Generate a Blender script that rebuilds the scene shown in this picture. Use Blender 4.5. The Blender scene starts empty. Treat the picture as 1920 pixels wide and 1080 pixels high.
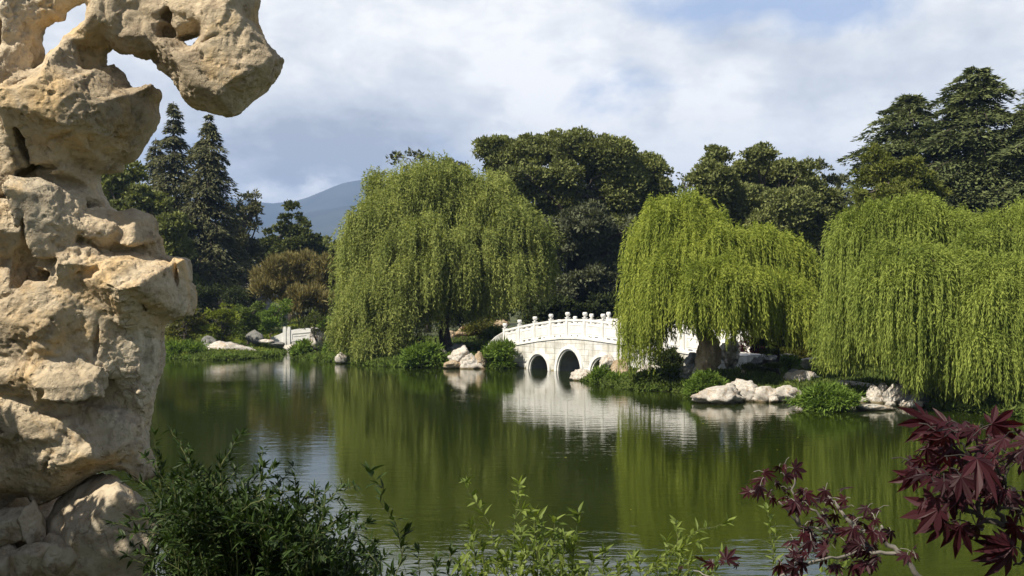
import bpy, math, numpy as np
from math import radians as R, pi
from mathutils import Vector, noise as mn

# ------------------------------------------------------------------ basics
F = 1920*40/36.0          # focal length in photo pixels
H = 3.5                   # eye height above the water
YH = 572.0                # horizon row
SC = bpy.context.scene
COL = SC.collection
SUN = np.array([-0.52, -0.42, 0.74]); SUN /= np.linalg.norm(SUN)

def P(px, py, d): return np.array([(px-960)/F*d, d, H-(py-YH)/F*d])
def WD(py): return H*F/(py-YH)
def W2(px, py):
    d = WD(py); return ((px-960)/F*d, d)

def link(o, parent=None):
    COL.objects.link(o)
    if parent is not None: o.parent = parent
    return o
def tag(o, label=None, cat=None, group=None, kind=None):
    if label: o['label'] = label
    if cat: o['category'] = cat
    if group: o['group'] = group
    if kind: o['kind'] = kind
    return o
def thing(name, label, cat, loc=(0,0,0), rz=0, group=None):
    o = bpy.data.objects.new(name, None); link(o)
    o.empty_display_size = .2
    o.location = loc; o.rotation_euler = (0,0,rz)
    return tag(o, label, cat, group)

class MB:
    def __init__(s): s.v=[]; s.f=[]; s.n=0
    def add(s, V, Fs):
        V=[tuple(map(float,v)) for v in V]
        s.v+=V; s.f+=[tuple(i+s.n for i in f) for f in Fs]; s.n+=len(V)
    def box(s, x0,x1,y0,y1,z0,z1, fn=None):
        V=[(x0,y0,z0),(x1,y0,z0),(x1,y1,z0),(x0,y1,z0),(x0,y0,z1),(x1,y0,z1),(x1,y1,z1),(x0,y1,z1)]
        if fn: V=[fn(*v) for v in V]
        s.add(V,[(3,2,1,0),(4,5,6,7),(0,1,5,4),(1,2,6,5),(2,3,7,6),(3,0,4,7)])
    def tube(s, pts, rad, n=7, cap=True):
        pts=np.array(pts,float); m=len(pts)
        rad=np.broadcast_to(rad,(m,)) if np.ndim(rad) else np.full(m,rad)
        T=np.gradient(pts,axis=0); T/=np.linalg.norm(T,axis=1)[:,None]+1e-9
        ref=np.array([0.3,0.9,0.1]) if abs(T[0][2])>.8 else np.array([0,0,1.])
        V=[]
        for i in range(m):
            a=np.cross(T[i],ref); a/=np.linalg.norm(a)+1e-9; b=np.cross(T[i],a)
            for k in range(n):
                t=2*pi*k/n; V.append(pts[i]+rad[i]*(math.cos(t)*a+math.sin(t)*b))
        Fs=[(i*n+k,i*n+(k+1)%n,(i+1)*n+(k+1)%n,(i+1)*n+k) for i in range(m-1) for k in range(n)]
        if cap: Fs+=[tuple(range(n))[::-1],tuple((m-1)*n+k for k in range(n))]
        s.add(V,Fs)
    def lathe(s, prof, c=(0,0,0), n=14):
        V=[];
        for r,z in prof:
            for k in range(n):
                t=2*pi*k/n; V.append((c[0]+r*math.cos(t),c[1]+r*math.sin(t),c[2]+z))
        m=len(prof)
        Fs=[(i*n+k,i*n+(k+1)%n,(i+1)*n+(k+1)%n,(i+1)*n+k) for i in range(m-1) for k in range(n)]
        Fs+=[tuple(range(n))[::-1],tuple((m-1)*n+k for k in range(n))]
        s.add(V,Fs)
    def build(s, name, mat, parent=None, smooth=False):
        me=bpy.data.meshes.new(name); me.from_pydata(s.v,[],s.f); me.validate(); me.update()
        if smooth: me.polygons.foreach_set('use_smooth',[True]*len(me.polygons))
        me.materials.append(mat)
        return link(bpy.data.objects.new(name,me),parent)

def np_mesh(name, V, Q, mat, parent=None, smooth=False):
    """V (n,3), Q (m,k) -> object"""
    me=bpy.data.meshes.new(name); k=Q.shape[1]
    me.vertices.add(len(V)); me.vertices.foreach_set('co',np.ascontiguousarray(V,dtype=np.float32).ravel())
    me.loops.add(Q.size); me.loops.foreach_set('vertex_index',np.ascontiguousarray(Q,dtype=np.int32).ravel())
    me.polygons.add(len(Q)); me.polygons.foreach_set('loop_start',np.arange(0,Q.size,k,dtype=np.int32))
    me.polygons.foreach_set('use_smooth',np.full(len(Q),smooth))
    me.update(calc_edges=True); me.materials.append(mat)
    return link(bpy.data.objects.new(name,me),parent)

def unit(a): return a/(np.linalg.norm(a,axis=-1,keepdims=True)+1e-9)
def leafquads(rng, C, D, L, W, side=None, face=None):
    """diamond leaves: start C, direction D, length L, width W; face = preferred normal"""
    n=len(C); D=unit(D)
    rnd=rng.normal(size=(n,3))
    if face is not None:
        rnd=np.cross(D,unit(face)+rnd*.35)
        S=unit(rnd)
    else: S=unit(np.cross(D,rnd))
    L=np.broadcast_to(L,(n,))[:,None]; W=np.broadcast_to(W,(n,))[:,None]
    Nn=np.cross(D,S)
    V=np.stack([C, C+D*L*.42+S*W*.5+Nn*W*.12, C+D*L, C+D*L*.42-S*W*.5+Nn*W*.12],1)
    return V
def leaf_object(name, Vlist, mat, parent=None):
    V=np.concatenate(Vlist); n=len(V)
    return np_mesh(name, V.reshape(-1,3), np.arange(n*4).reshape(n,4), mat, parent)

# ---- vectorised gradient noise
_rs=np.random.RandomState(7); _perm=_rs.permutation(256); _perm=np.concatenate([_perm,_perm,_perm])
_g=unit(_rs.normal(size=(256,3)))
def gnoise(p, seed=0):
    p=np.asarray(p,float)+seed*17.37
    i=np.floor(p).astype(int); f=p-i; u=f*f*f*(f*(f*6-15)+10); i&=255
    out=0
    for dx in (0,1):
        for dy in (0,1):
            for dz in (0,1):
                h=_perm[_perm[_perm[(i[...,0]+dx)&255]+((i[...,1]+dy)&255)]+((i[...,2]+dz)&255)]
                g=_g[h]; d=f-np.array([dx,dy,dz])
                w=(u[...,0] if dx else 1-u[...,0])*(u[...,1] if dy else 1-u[...,1])*(u[...,2] if dz else 1-u[...,2])
                out=out+w*(g*d).sum(-1)
    return out*1.6
def fbm(p, seed=0, o=4, ridged=False):
    a=1;s=0;t=0
    for k in range(o):
        n=gnoise(p*(2.03**k),seed+k)
        if ridged: n=1-2*np.abs(n)
        s=s+a*n; t+=a; a*=.5
    return s/t

# ------------------------------------------------------------------ materials
def newmat(name):
    m=bpy.data.materials.new(name); m.use_nodes=True; nt=m.node_tree; nt.nodes.clear()
    out=nt.nodes.new('ShaderNodeOutputMaterial'); return m,nt,out
def N(nt,t,**kw):
    n=nt.nodes.new(t)
    for k,v in kw.items():
        if k in n.inputs.keys(): n.inputs[k].default_value=v
        else: setattr(n,k,v)
    return n
def ramp(nt, fac, stops):
    r=nt.nodes.new('ShaderNodeValToRGB'); el=r.color_ramp.elements
    while len(el)<len(stops): el.new(.5)
    for e,(p,c) in zip(el,stops):
        e.position=p; e.color=(*c,1) if len(c)==3 else c
    nt.links.new(fac,r.inputs[0]); return r.outputs[0]
def mixc(nt, a, b, fac, mode='MIX'):
    m=nt.nodes.new('ShaderNodeMix'); m.data_type='RGBA'; m.blend_type=mode
    for s,v in ((0,fac),(6,a),(7,b)):
        if hasattr(v,'links'): nt.links.new(v,m.inputs[s])
        elif s==0: m.inputs[0].default_value=v
        else: m.inputs[s].default_value=(*v,1)
    return m.outputs[2]
def math_(nt, op, a, b=None, clamp=False):
    m=nt.nodes.new('ShaderNodeMath'); m.operation=op; m.use_clamp=clamp
    for i,v in enumerate((a,b)):
        if v is None: continue
        if hasattr(v,'links'): nt.links.new(v,m.inputs[i])
        else: m.inputs[i].default_value=v
    return m.outputs[0]

def foliage(name, dark, light, trans=.35, scale=.8, tcol=None, rough=.6, spec=.08):
    m,nt,out=newmat(name)
    geo=N(nt,'ShaderNodeNewGeometry'); 
    no=N(nt,'ShaderNodeTexNoise',Scale=scale,Detail=3.0)
    nt.links.new(geo.outputs['Position'],no.inputs['Vector'])
    f=math_(nt,'ADD',math_(nt,'MULTIPLY',geo.outputs['Random Per Island'],.55),math_(nt,'MULTIPLY',math_(nt,'SUBTRACT',no.outputs[0],.28),1.0),True)
    c=ramp(nt,f,[(0.1,dark),(.9,light)])
    p=N(nt,'ShaderNodeBsdfPrincipled',Roughness=rough); p.inputs['Specular IOR Level'].default_value=spec
    nt.links.new(c,p.inputs['Base Color'])
    t=N(nt,'ShaderNodeBsdfTranslucent')
    tc=mixc(nt,c,tcol or (1.15,1.15,.5),1.0,'MULTIPLY')
    nt.links.new(tc,t.inputs['Color'])
    mx=N(nt,'ShaderNodeMixShader'); mx.inputs[0].default_value=trans
    nt.links.new(p.outputs[0],mx.inputs[1]); nt.links.new(t.outputs[0],mx.inputs[2])
    nt.links.new(mx.outputs[0],out.inputs['Surface'])
    return m

def bark(name, a, b):
    m,nt,out=newmat(name); tc=N(nt,'ShaderNodeTexCoord')
    no=N(nt,'ShaderNodeTexNoise',Scale=9.0,Detail=6.0); nt.links.new(tc.outputs['Object'],no.inputs['Vector'])
    p=N(nt,'ShaderNodeBsdfPrincipled',Roughness=.9)
    nt.links.new(ramp(nt,no.outputs[0],[(.35,a),(.65,b)]),p.inputs['Base Color'])
    bu=N(nt,'ShaderNodeBump',Strength=.6,Distance=.03); nt.links.new(no.outputs[0],bu.inputs['Height'])
    nt.links.new(bu.outputs[0],p.inputs['Normal']); nt.links.new(p.outputs[0],out.inputs[0]); return m

def stone(name, cols, patch, scale=1.0, bump=1.0, dist=.02, rough=.9):
    """cols: base dark/light; patch: stain colour; scale ~ 1/size in metres"""
    m,nt,out=newmat(name); tc=N(nt,'ShaderNodeTexCoord')
    def noi(s,d=6.0,r=.55,dis=0.0):
        n=N(nt,'ShaderNodeTexNoise',Scale=s*scale,Detail=d,Roughness=r,Distortion=dis)
        nt.links.new(tc.outputs['Object'],n.inputs['Vector']); return n.outputs[0]
    n1=noi(1.6); n2=noi(3.1,8.0,.65,.6); n3=noi(14,8.0,.7); n4=noi(60,4.0,.6)
    c=ramp(nt,n1,[(.34,cols[0]),(.5,cols[1]),(.66,cols[2])])
    c=mixc(nt,c,patch,math_(nt,'MULTIPLY',ramp(nt,n2,[(.5,(0,0,0)),(.66,(1,1,1))]),.75))
    n5=noi(2.3,5.0,.6,.3); c=mixc(nt,c,(.50,.51,.50),math_(nt,'MULTIPLY',ramp(nt,n5,[(.54,(0,0,0)),(.66,(1,1,1))]),.5),'MULTIPLY')
    c=mixc(nt,c,(.62,.6,.6),ramp(nt,n3,[(.35,(1,1,1)),(.5,(0,0,0))]),'MULTIPLY')
    vo=N(nt,'ShaderNodeTexVoronoi',Scale=4.2*scale); vo.feature='DISTANCE_TO_EDGE'
    wv=N(nt,'ShaderNodeVectorMath',operation='ADD'); nt.links.new(tc.outputs['Object'],wv.inputs[0])
    nv=N(nt,'ShaderNodeTexNoise',Scale=5*scale,Detail=5.0); nt.links.new(tc.outputs['Object'],nv.inputs['Vector'])
    sc=N(nt,'ShaderNodeVectorMath',operation='SCALE'); sc.inputs['Scale'].default_value=.35/scale
    nt.links.new(nv.outputs['Color'],sc.inputs[0]); nt.links.new(sc.outputs[0],wv.inputs[1]); nt.links.new(wv.outputs[0],vo.inputs['Vector'])
    crack=ramp(nt,vo.outputs['Distance'],[(0,(0,0,0)),(.035,(1,1,1))])
    gate=ramp(nt,n1,[(.54,(1,1,1)),(.62,(0,0,0))])
    crk=math_(nt,'MAXIMUM',crack,gate)
    c=mixc(nt,c,(.45,.38,.3),math_(nt,'MULTIPLY',math_(nt,'SUBTRACT',1.0,crk),.5),'MULTIPLY')
    gp_=N(nt,'ShaderNodeNewGeometry'); sz_=N(nt,'ShaderNodeSeparateXYZ'); nt.links.new(gp_.outputs['Position'],sz_.inputs[0])
    wet=ramp(nt,math_(nt,'ADD',sz_.outputs[2],math_(nt,'MULTIPLY',n3,.12)),[(.10,(1,1,1)),(.17,(0,0,0))])
    c=mixc(nt,c,(.34,.30,.20),wet,'MULTIPLY')
    p=N(nt,'ShaderNodeBsdfPrincipled',Roughness=rough); p.inputs['Specular IOR Level'].default_value=.2
    nt.links.new(c,p.inputs['Base Color'])
    pit=N(nt,'ShaderNodeTexVoronoi',Scale=26*scale); nt.links.new(tc.outputs['Object'],pit.inputs['Vector'])
    pits=ramp(nt,pit.outputs['Distance'],[(0.05,(0,0,0)),(.3,(1,1,1))])
    pg=ramp(nt,n2,[(.42,(1,1,1)),(.58,(0,0,0))])
    pits=math_(nt,'MAXIMUM',pits,pg)
    h=math_(nt,'ADD',math_(nt,'MULTIPLY',n3,.55),math_(nt,'MULTIPLY',n4,.14))
    h=math_(nt,'ADD',h,math_(nt,'MULTIPLY',n2,.45))
    h=math_(nt,'ADD',h,math_(nt,'MULTIPLY',crk,.16)); h=math_(nt,'ADD',h,math_(nt,'MULTIPLY',pits,.26))
    bu=N(nt,'ShaderNodeBump',Strength=bump,Distance=dist); nt.links.new(h,bu.inputs['Height'])
    nt.links.new(bu.outputs[0],p.inputs['Normal']); nt.links.new(p.outputs[0],out.inputs[0]); return m

M={}
M['willow_left']=foliage('willow_leaf_grey_green',(.10,.135,.032),(.39,.425,.125),.34,.6)
M['willow_mid']=foliage('willow_leaf_bright',(.11,.155,.022),(.42,.47,.09),.36,.9)
M['willow_right']=foliage('willow_leaf_fresh',(.095,.14,.024),(.37,.43,.095),.36,.7)
M['oak']=foliage('oak_leaf',(.085,.10,.036),(.26,.285,.10),.25,.35)
M['oak2']=foliage('oak_leaf_olive',(.085,.10,.036),(.25,.275,.10),.25,.35)
M['grey_tree']=foliage('grey_leaf',(.07,.08,.045),(.17,.185,.105),.2,.5)
M['under']=foliage('shade_leaf',(.025,.034,.013),(.07,.09,.03),.2,.4)  # leaf colour kept very dark to stand for the shade under the crowns
M['cedar']=foliage('cedar_needle',(.048,.066,.028),(.175,.20,.08),.12,.5)
M['conifer']=foliage('conifer_needle',(.05,.058,.03),(.17,.17,.08),.12,.5)
M['lighttree']=foliage('pale_leaf',(.085,.105,.02),(.25,.27,.07),.3,.6)
M['pine']=foliage('pine_needle',(.05,.065,.018),(.12,.14,.04),.15,1.2)
M['padtree']=foliage('pad_leaf',(.04,.055,.018),(.14,.16,.05),.2,.35)
M['bamboo']=foliage('bamboo_leaf_tan',(.15,.135,.05),(.32,.28,.12),.3,.5,(1.1,1,.6))
M['shrub']=foliage('shrub_leaf',(.06,.105,.016),(.20,.29,.055),.3,1.5)
M['shrub_dark']=foliage('shrub_leaf_dark',(.045,.075,.016),(.16,.205,.05),.25,1.0)
M['shrub_olive']=foliage('shrub_leaf_olive',(.075,.08,.016),(.20,.20,.045),.3,.9)
M['shrub_yellow']=foliage('shrub_leaf_yellow',(.10,.13,.014),(.26,.30,.05),.35,.9)
M['cover_yellow']=foliage('moss_leaf_yellow',(.11,.12,.012),(.30,.30,.03),.25,1.2)
M['red']=foliage('red_shrub_leaf',(.018,.005,.007),(.05,.012,.014),.2,1.0,(1.2,.5,.5))
M['fg']=foliage('near_shrub_leaf_shaded',(.014,.028,.007),(.05,.085,.02),.25,6.0,rough=.5,spec=.2)  # leaf green darkened to stand for shade over the near bush
M['fg_light']=foliage('near_sprig_leaf',(.07,.11,.02),(.24,.30,.07),.4,8.0,rough=.5,spec=.2)
M['maple']=foliage('maple_leaf',(.012,.004,.006),(.060,.014,.020),.3,9.0,(1.8,.45,.4),.5,.22)  # dark purple-red leaf, darkened further to stand for shade on the branches
M['bark']=bark('bark_grey_brown',(.035,.028,.02),(.11,.09,.07))
M['bark_pale']=bark('bark_pale',(.14,.13,.11),(.34,.31,.27))
M['bark_dark']=bark('bark_dark',(.015,.012,.01),(.05,.04,.032))
M['stem']=bark('stem_green',(.06,.08,.02),(.14,.15,.05))
M['rock']=stone('scholar_stone',((.37,.30,.21),(.60,.49,.345),(.73,.65,.51)),(.70,.47,.21),1.1,1.0,.042)
M['stone_base']=stone('base_stone',((.38,.31,.215),(.50,.42,.31),(.58,.51,.40)),(.36,.25,.13),1.6,.8,.015)
M['shore']=stone('shore_stone',((.40,.36,.31),(.62,.58,.52),(.78,.75,.70)),(.52,.36,.22),1.1,1.0,.09)
M['shore_grey']=stone('shore_stone_grey',((.14,.14,.13),(.24,.24,.23),(.34,.34,.33)),(.2,.18,.14),1.0,1.0,.09)
M['shore_tan']=stone('shore_stone_tan',((.28,.21,.13),(.48,.38,.26),(.62,.54,.42)),(.5,.32,.18),1.0,1.0,.12)

# ------------------------------------------------------------------ camera, sun, sky
cam=bpy.data.cameras.new('camera'); co=link(bpy.data.objects.new('camera',cam))
cam.lens=40; cam.sensor_width=36; cam.shift_y=(YH-540)/1920.; cam.clip_start=.05; cam.clip_end=30000
co.location=(0,0,H); co.rotation_euler=(R(90),0,0); SC.camera=co
sl=bpy.data.lights.new('sun','SUN'); sl.energy=5.0; sl.angle=R(.5); sl.color=(1,.92,.77)
so=link(bpy.data.objects.new('sun',sl)); so.rotation_euler=Vector(SUN).to_track_quat('Z','Y').to_euler(); so.location=(0,0,50)
SC.cycles.max_bounces=6; SC.cycles.diffuse_bounces=2; SC.cycles.glossy_bounces=3; SC.cycles.transmission_bounces=3; SC.cycles.volume_bounces=0
SC.view_settings.view_transform='Standard'; SC.view_settings.look='None'; SC.view_settings.exposure=.6; SC.view_settings.gamma=1

wd=bpy.data.worlds.new('World'); SC.world=wd; wd.use_nodes=True; nt=wd.node_tree; nt.nodes.clear()
out=N(nt,'ShaderNodeOutputWorld'); bg=N(nt,'ShaderNodeBackground',Strength=.78)
sky=N(nt,'ShaderNodeTexSky'); sky.sky_type='NISHITA'; sky.sun_disc=False
sky.sun_elevation=math.asin(SUN[2]); sky.sun_rotation=math.atan2(SUN[0],SUN[1]); sky.air_density=1.0; sky.dust_density=1.5
skc=mixc(nt,sky.outputs[0],(.085,.085,.085),1.0,'MULTIPLY')
tc=N(nt,'ShaderNodeTexCoord'); sep=N(nt,'ShaderNodeSeparateXYZ'); nt.links.new(tc.outputs['Generated'],sep.inputs[0])
x,y,z=sep.outputs
zz=math_(nt,'ADD',math_(nt,'MAXIMUM',z,0.0),.45)
cb=N(nt,'ShaderNodeCombineXYZ')
nt.links.new(math_(nt,'DIVIDE',x,zz),cb.inputs[0]); nt.links.new(math_(nt,'DIVIDE',y,zz),cb.inputs[1])
def wn(scale,det,rough,loc,dist=0.0,src=cb.outputs[0],sv=(1,1,1)):
    mp=N(nt,'ShaderNodeMapping'); mp.inputs['Location'].default_value=loc; mp.inputs['Scale'].default_value=sv
    nt.links.new(src,mp.inputs[0])
    n=N(nt,'ShaderNodeTexNoise',Scale=scale,Detail=det,Roughness=rough,Distortion=dist); nt.links.new(mp.outputs[0],n.inputs['Vector']); return n.outputs[0]
def blob(px,py,rx,ry):
    """soft patch of cloud round a direction of the sky"""
    dx=(px-960)/F; dz=(YH-py)/F
    u=math_(nt,'DIVIDE',x,math_(nt,'MAXIMUM',y,.05)); v=math_(nt,'DIVIDE',z,math_(nt,'MAXIMUM',y,.05))
    a=math_(nt,'DIVIDE',math_(nt,'SUBTRACT',u,dx),rx/F); b=math_(nt,'DIVIDE',math_(nt,'SUBTRACT',v,dz),ry/F)
    r=math_(nt,'SQRT',math_(nt,'ADD',math_(nt,'MULTIPLY',a,a),math_(nt,'MULTIPLY',b,b)))
    return math_(nt,'SUBTRACT',1.0,r,True)
nA=wn(2.6,7,.52,(3.1,1.7,0),.1); nB=wn(5.5,10,.6,(7.3,2.1,4),.25); nC=wn(13,8,.62,(1.3,5.1,2),.2)
# brightness field of the cloud deck
br=math_(nt,'ADD',math_(nt,'MULTIPLY',nA,.8),math_(nt,'MULTIPLY',nB,.55))
br=math_(nt,'ADD',br,math_(nt,'MULTIPLY',nC,.34))
for px,py,rx,ry,w in ((600,290,400,120,-.22),(560,330,300,60,-.10),(300,120,300,200,.10),(1070,190,150,80,.20),(1380,150,130,60,.22),(1180,290,320,60,.10),(760,60,420,130,.10),(1250,250,700,200,.06),(1450,20,330,90,-.02)):
    br=math_(nt,'ADD',br,math_(nt,'MULTIPLY',blob(px,py,rx,ry),w))
cl=ramp(nt,br,[(.60,(.47,.49,.52)),(.71,(.66,.68,.705)),(.84,(.84,.85,.85)),(.98,(1.12,1.10,1.05))])
hole=wn(3.4,8,.58,(9.3,4.4,1),.2)
hb=math_(nt,'ADD',hole,math_(nt,'MULTIPLY',blob(1500,0,420,110),.24))
hm=ramp(nt,hb,[(.60,(0,0,0)),(.74,(1,1,1))])
pf=math_(nt,'MULTIPLY',nB,.95)
for px,py,rx,ry,w in ((1060,200,190,110,.20),(1110,150,160,60,.10),(1385,140,150,60,.18),(1400,210,230,50,.08),(620,30,260,60,.08),(520,130,170,70,.10),(900,90,260,90,.06),(1700,150,250,80,.05)):
    pf=math_(nt,'ADD',pf,math_(nt,'MULTIPLY',blob(px,py,rx,ry),w))
pm_=ramp(nt,pf,[(.565,(0,0,0)),(.66,(1,1,1))])
cl=mixc(nt,cl,(1.16,1.13,1.07),math_(nt,'MULTIPLY',pm_,.8))
sk=mixc(nt,cl,mixc(nt,skc,(.42,.56,.86),.7),math_(nt,'MULTIPLY',hm,.8))
# clouds lie ahead; unseen sky overhead and behind is dimmed, greyed to cut fill light
up_=ramp(nt,z,[(.34,(0,0,0)),(.62,(1,1,1))]); bk_=ramp(nt,math_(nt,'MULTIPLY',y,-1.0),[(0.0,(0,0,0)),(.35,(1,1,1))])
filldim=math_(nt,'MULTIPLY',math_(nt,'MAXIMUM',up_,bk_),ramp(nt,nA,[(.30,(.55,.55,.55)),(.52,(1,1,1))]))
sk=mixc(nt,sk,mixc(nt,skc,(.16,.17,.18),.5),filldim)
nt.links.new(sk,bg.inputs['Color']); nt.links.new(bg.outputs[0],out.inputs[0])

# ------------------------------------------------------------------ pond outline and terrain
shore_px=[(-300,672),(100,669),(300,670),(345,674),(400,676),(450,674),(480,671),(520,668),(533,660),(548,659),(556,668),(580,675),(640,680),(700,686),(760,689),(835,690),(905,691),(962,690)]
poly=[W2(*p) for p in shore_px]
# channel behind the bridge
BS=np.array([-0.27,64.4]); BD=np.array([.56,-.83]); BD/=np.linalg.norm(BD); BN=np.array([-BD[1],BD[0]])   # BN points behind the face
poly+=[tuple(BS+BD*1.0+BN*8), tuple(BS+BD*6+BN*11), tuple(BS+BD*11+BN*9), tuple(BS+BD*11.2+BN*0.5)]
poly+=[W2(*p) for p in [(1090,712),(1130,722),(1200,733),(1290,735),(1318,742),(1400,746),(1480,749),(1560,755),(1630,750),(1700,751),(1760,766),(1920,783),(2150,800)]]
poly+=[(27,25),(24,15),(14,11.0),(5,10.5),(0,10.8),(-6,11.5),(-14,14),(-32,22),(-60,60)]
poly=np.array(poly)
def sdist(X,Y):
    """signed distance to the pond outline, positive on land"""
    p=np.stack([X,Y],-1); best=np.full(X.shape,1e9); ins=np.zeros(X.shape,bool)
    n=len(poly)
    for i in range(n):
        a=poly[i]; b=poly[(i+1)%n]; ab=b-a
        t=np.clip(((p-a)@ab)/(ab@ab),0,1); q=a+t[...,None]*ab
        best=np.minimum(best,np.hypot(p[...,0]-q[...,0],p[...,1]-q[...,1]))
        c=((a[1]>p[...,1])!=(b[1]>p[...,1]))&(p[...,0]<(b[0]-a[0])*(p[...,1]-a[1])/(b[1]-a[1]+1e-12)+a[0])
        ins^=c
    return np.where(ins,-best,best)
def ground(X,Y):
    X=np.asarray(X,float); Y=np.asarray(Y,float)
    s=sdist(X,Y); sp=np.maximum(s,0)
    far=np.clip((Y-60)/30,0,1)
    h=.16*(1-np.exp(-sp/.7))+np.minimum(sp,70)*.044+ .012*np.minimum(sp,70)*far
    near=np.clip((13-Y)/2,0,1)
    h=np.where(near>0, (1-near)*h+near*np.minimum(sp*.42,1.88), h)
    nz=gnoise(np.stack([X*.25,Y*.25,X*0],-1))*.12+gnoise(np.stack([X*1.1,Y*1.1,X*0+3],-1))*.04
    h=h+nz*np.clip(sp/2,0,1)*np.clip((300-Y)/100,0,1)
    und=np.clip(-s/4,0,1)
    return np.where(s<0,-.06-1.4*und,h)
def gz(x,y): return float(ground(np.array([x]),np.array([y]))[0])

gm,nt2,o2=newmat('ground_soil_and_grass')
tcg=N(nt2,'ShaderNodeNewGeometry'); ng=N(nt2,'ShaderNodeTexNoise',Scale=.35,Detail=6.0); nt2.links.new(tcg.outputs['Position'],ng.inputs['Vector'])
ng2=N(nt2,'ShaderNodeTexNoise',Scale=9.0,Detail=6.0); nt2.links.new(tcg.outputs['Position'],ng2.inputs['Vector'])
cg=ramp(nt2,ng.outputs[0],[(.35,(.04,.045,.018)),(.5,(.06,.08,.02)),(.65,(.10,.11,.035))])
cg=mixc(nt2,cg,(.5,.45,.4),ramp(nt2,ng2.outputs[0],[(.4,(1,1,1)),(.6,(0,0,0))]),'MULTIPLY')
pg_=N(nt2,'ShaderNodeBsdfPrincipled',Roughness=.95); nt2.links.new(cg,pg_.inputs['Base Color'])
bg_=N(nt2,'ShaderNodeBump',Strength=.8,Distance=.05); nt2.links.new(ng2.outputs[0],bg_.inputs['Height']); nt2.links.new(bg_.outputs[0],pg_.inputs['Normal'])
nt2.links.new(pg_.outputs[0],o2.inputs[0])

xs=np.concatenate([[-3850,-3000,-1500,-800,-400,-200,-120,-90],np.arange(-80,60,.7),[70,90,120,200,400,800,1500,3000,3850]])
ys=np.concatenate([[-400,-100,-30,-10],np.arange(-5,20,.6),np.arange(20,110,.7),[112,118,126,140,160,200,300,500,1000,2000,3500,5300]])
X,Y=np.meshgrid(xs,ys,indexing='ij'); Z=ground(X,Y)
V=np.stack([X,Y,Z],-1).reshape(-1,3); nx,ny=X.shape; idx=np.arange(nx*ny).reshape(nx,ny)
Q=np.stack([idx[:-1,:-1],idx[1:,:-1],idx[1:,1:],idx[:-1,1:]],-1).reshape(-1,4)
g=np_mesh('ground',V,Q,gm,smooth=True); tag(g,'earth and grass banks round the pond','ground',kind='structure')

# water
wm,nw,ow=newmat('pond_water')
gp=N(nw,'ShaderNodeNewGeometry')
def wno(scale,sv,det=3.0,rough=.5):
    mp=N(nw,'ShaderNodeMapping'); mp.inputs['Scale'].default_value=sv; nw.links.new(gp.outputs['Position'],mp.inputs[0])
    n=N(nw,'ShaderNodeTexNoise',Scale=scale,Detail=det,Roughness=rough); nw.links.new(mp.outputs[0],n.inputs['Vector']); return n.outputs[0]
w1=wno(1.3,(1,2.2,1)); w2=wno(6.5,(1,1.8,1)); w3=wno(.12,(1,1.5,1),2.0)
amp=ramp(nw,w3,[(.35,(.35,.35,.35)),(.62,(1,1,1))])
hh=math_(nw,'ADD',math_(nw,'MULTIPLY',w1,1.0),math_(nw,'MULTIPLY',w2,.22))
bw=N(nw,'ShaderNodeBump',Strength=1.0,Distance=.0075); nw.links.new(math_(nw,'MULTIPLY',hh,amp),bw.inputs['Height'])
pw=N(nw,'ShaderNodeBsdfPrincipled',Roughness=.012,IOR=1.333); pw.inputs['Base Color'].default_value=(.017,.025,.0035,1)
nw.links.new(bw.outputs[0],pw.inputs['Normal']); nw.links.new(pw.outputs[0],ow.inputs[0])
mb=MB(); mb.add([(-70,5,0),(45,5,0),(45,90,0),(-70,90,0)],[(0,1,2,3)]); w=mb.build('pond_water',wm); tag(w,'still green pond water mirroring the trees and the bridge','water',kind='structure')

# mountains
mm,n3,o3=newmat('mountain_scrub'); g3=N(n3,'ShaderNodeNewGeometry'); no3=N(n3,'ShaderNodeTexNoise',Scale=.004,Detail=8.0); n3.links.new(g3.outputs['Position'],no3.inputs['Vector'])
p3=N(n3,'ShaderNodeBsdfPrincipled',Roughness=1.0); n3.links.new(ramp(n3,no3.outputs[0],[(.35,(.02,.028,.02)),(.65,(.06,.065,.045))]),p3.inputs['Base Color']); n3.links.new(p3.outputs[0],o3.inputs[0])
def ridge(name,label,d,pts,seed,thick):
    pts=np.array(pts,float); us=np.linspace(pts[0,0],pts[-1,0],160); top=np.interp(us,pts[:,0],pts[:,1])
    vs=np.linspace(0,1,30); G=np.zeros((160,30,3))
    for j,v in enumerate(vs):
        dd=d-thick*(1-v)*1.0; 
        xx=(us-960)/F*d; zt=H+(YH-top)/F*d
        zz_=zt*(v**.85)
        G[:,j,0]=xx; G[:,j,1]=dd; G[:,j,2]=zz_
    nzv=fbm(G/np.array([260,260,260]),seed,5,True)
    vv=vs[None,:]
    G[:,:,2]+=nzv*42*np.minimum(1,4*vv)*(.35+.65*(1-vv)); G[:,:,1]+=nzv*60
    # the far flank closes the ridge
    G=np.concatenate([G,G[:,-1:,:]+np.array([0,thick*.8,0])*1.0],1); G[:,-1,2]=-5
    idx=np.arange(160*31).reshape(160,31)
    Q=np.stack([idx[:-1,:-1],idx[1:,:-1],idx[1:,1:],idx[:-1,1:]],-1).reshape(-1,4)
    o=np_mesh(name,G.reshape(-1,3),Q,mm,smooth=True); tag(o,label,'mountain',kind='structure')
ridge('mountains','hazy blue mountain range under the clouds',4300,[(-900,470),(-300,400),(100,380),(300,385),(420,372),(500,385),(560,378),(600,362),(645,343),(690,338),(730,345),(800,360),(950,380),(1200,400),(1700,430),(2600,480)],3,1200)
ridge('mountains','lower dark blue foothill in front of the range',3300,[(-900,520),(0,470),(300,440),(430,425),(480,435),(540,408),(600,398),(650,388),(720,380),(800,400),(1000,430),(1500,470),(2600,520)],8,900)

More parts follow.
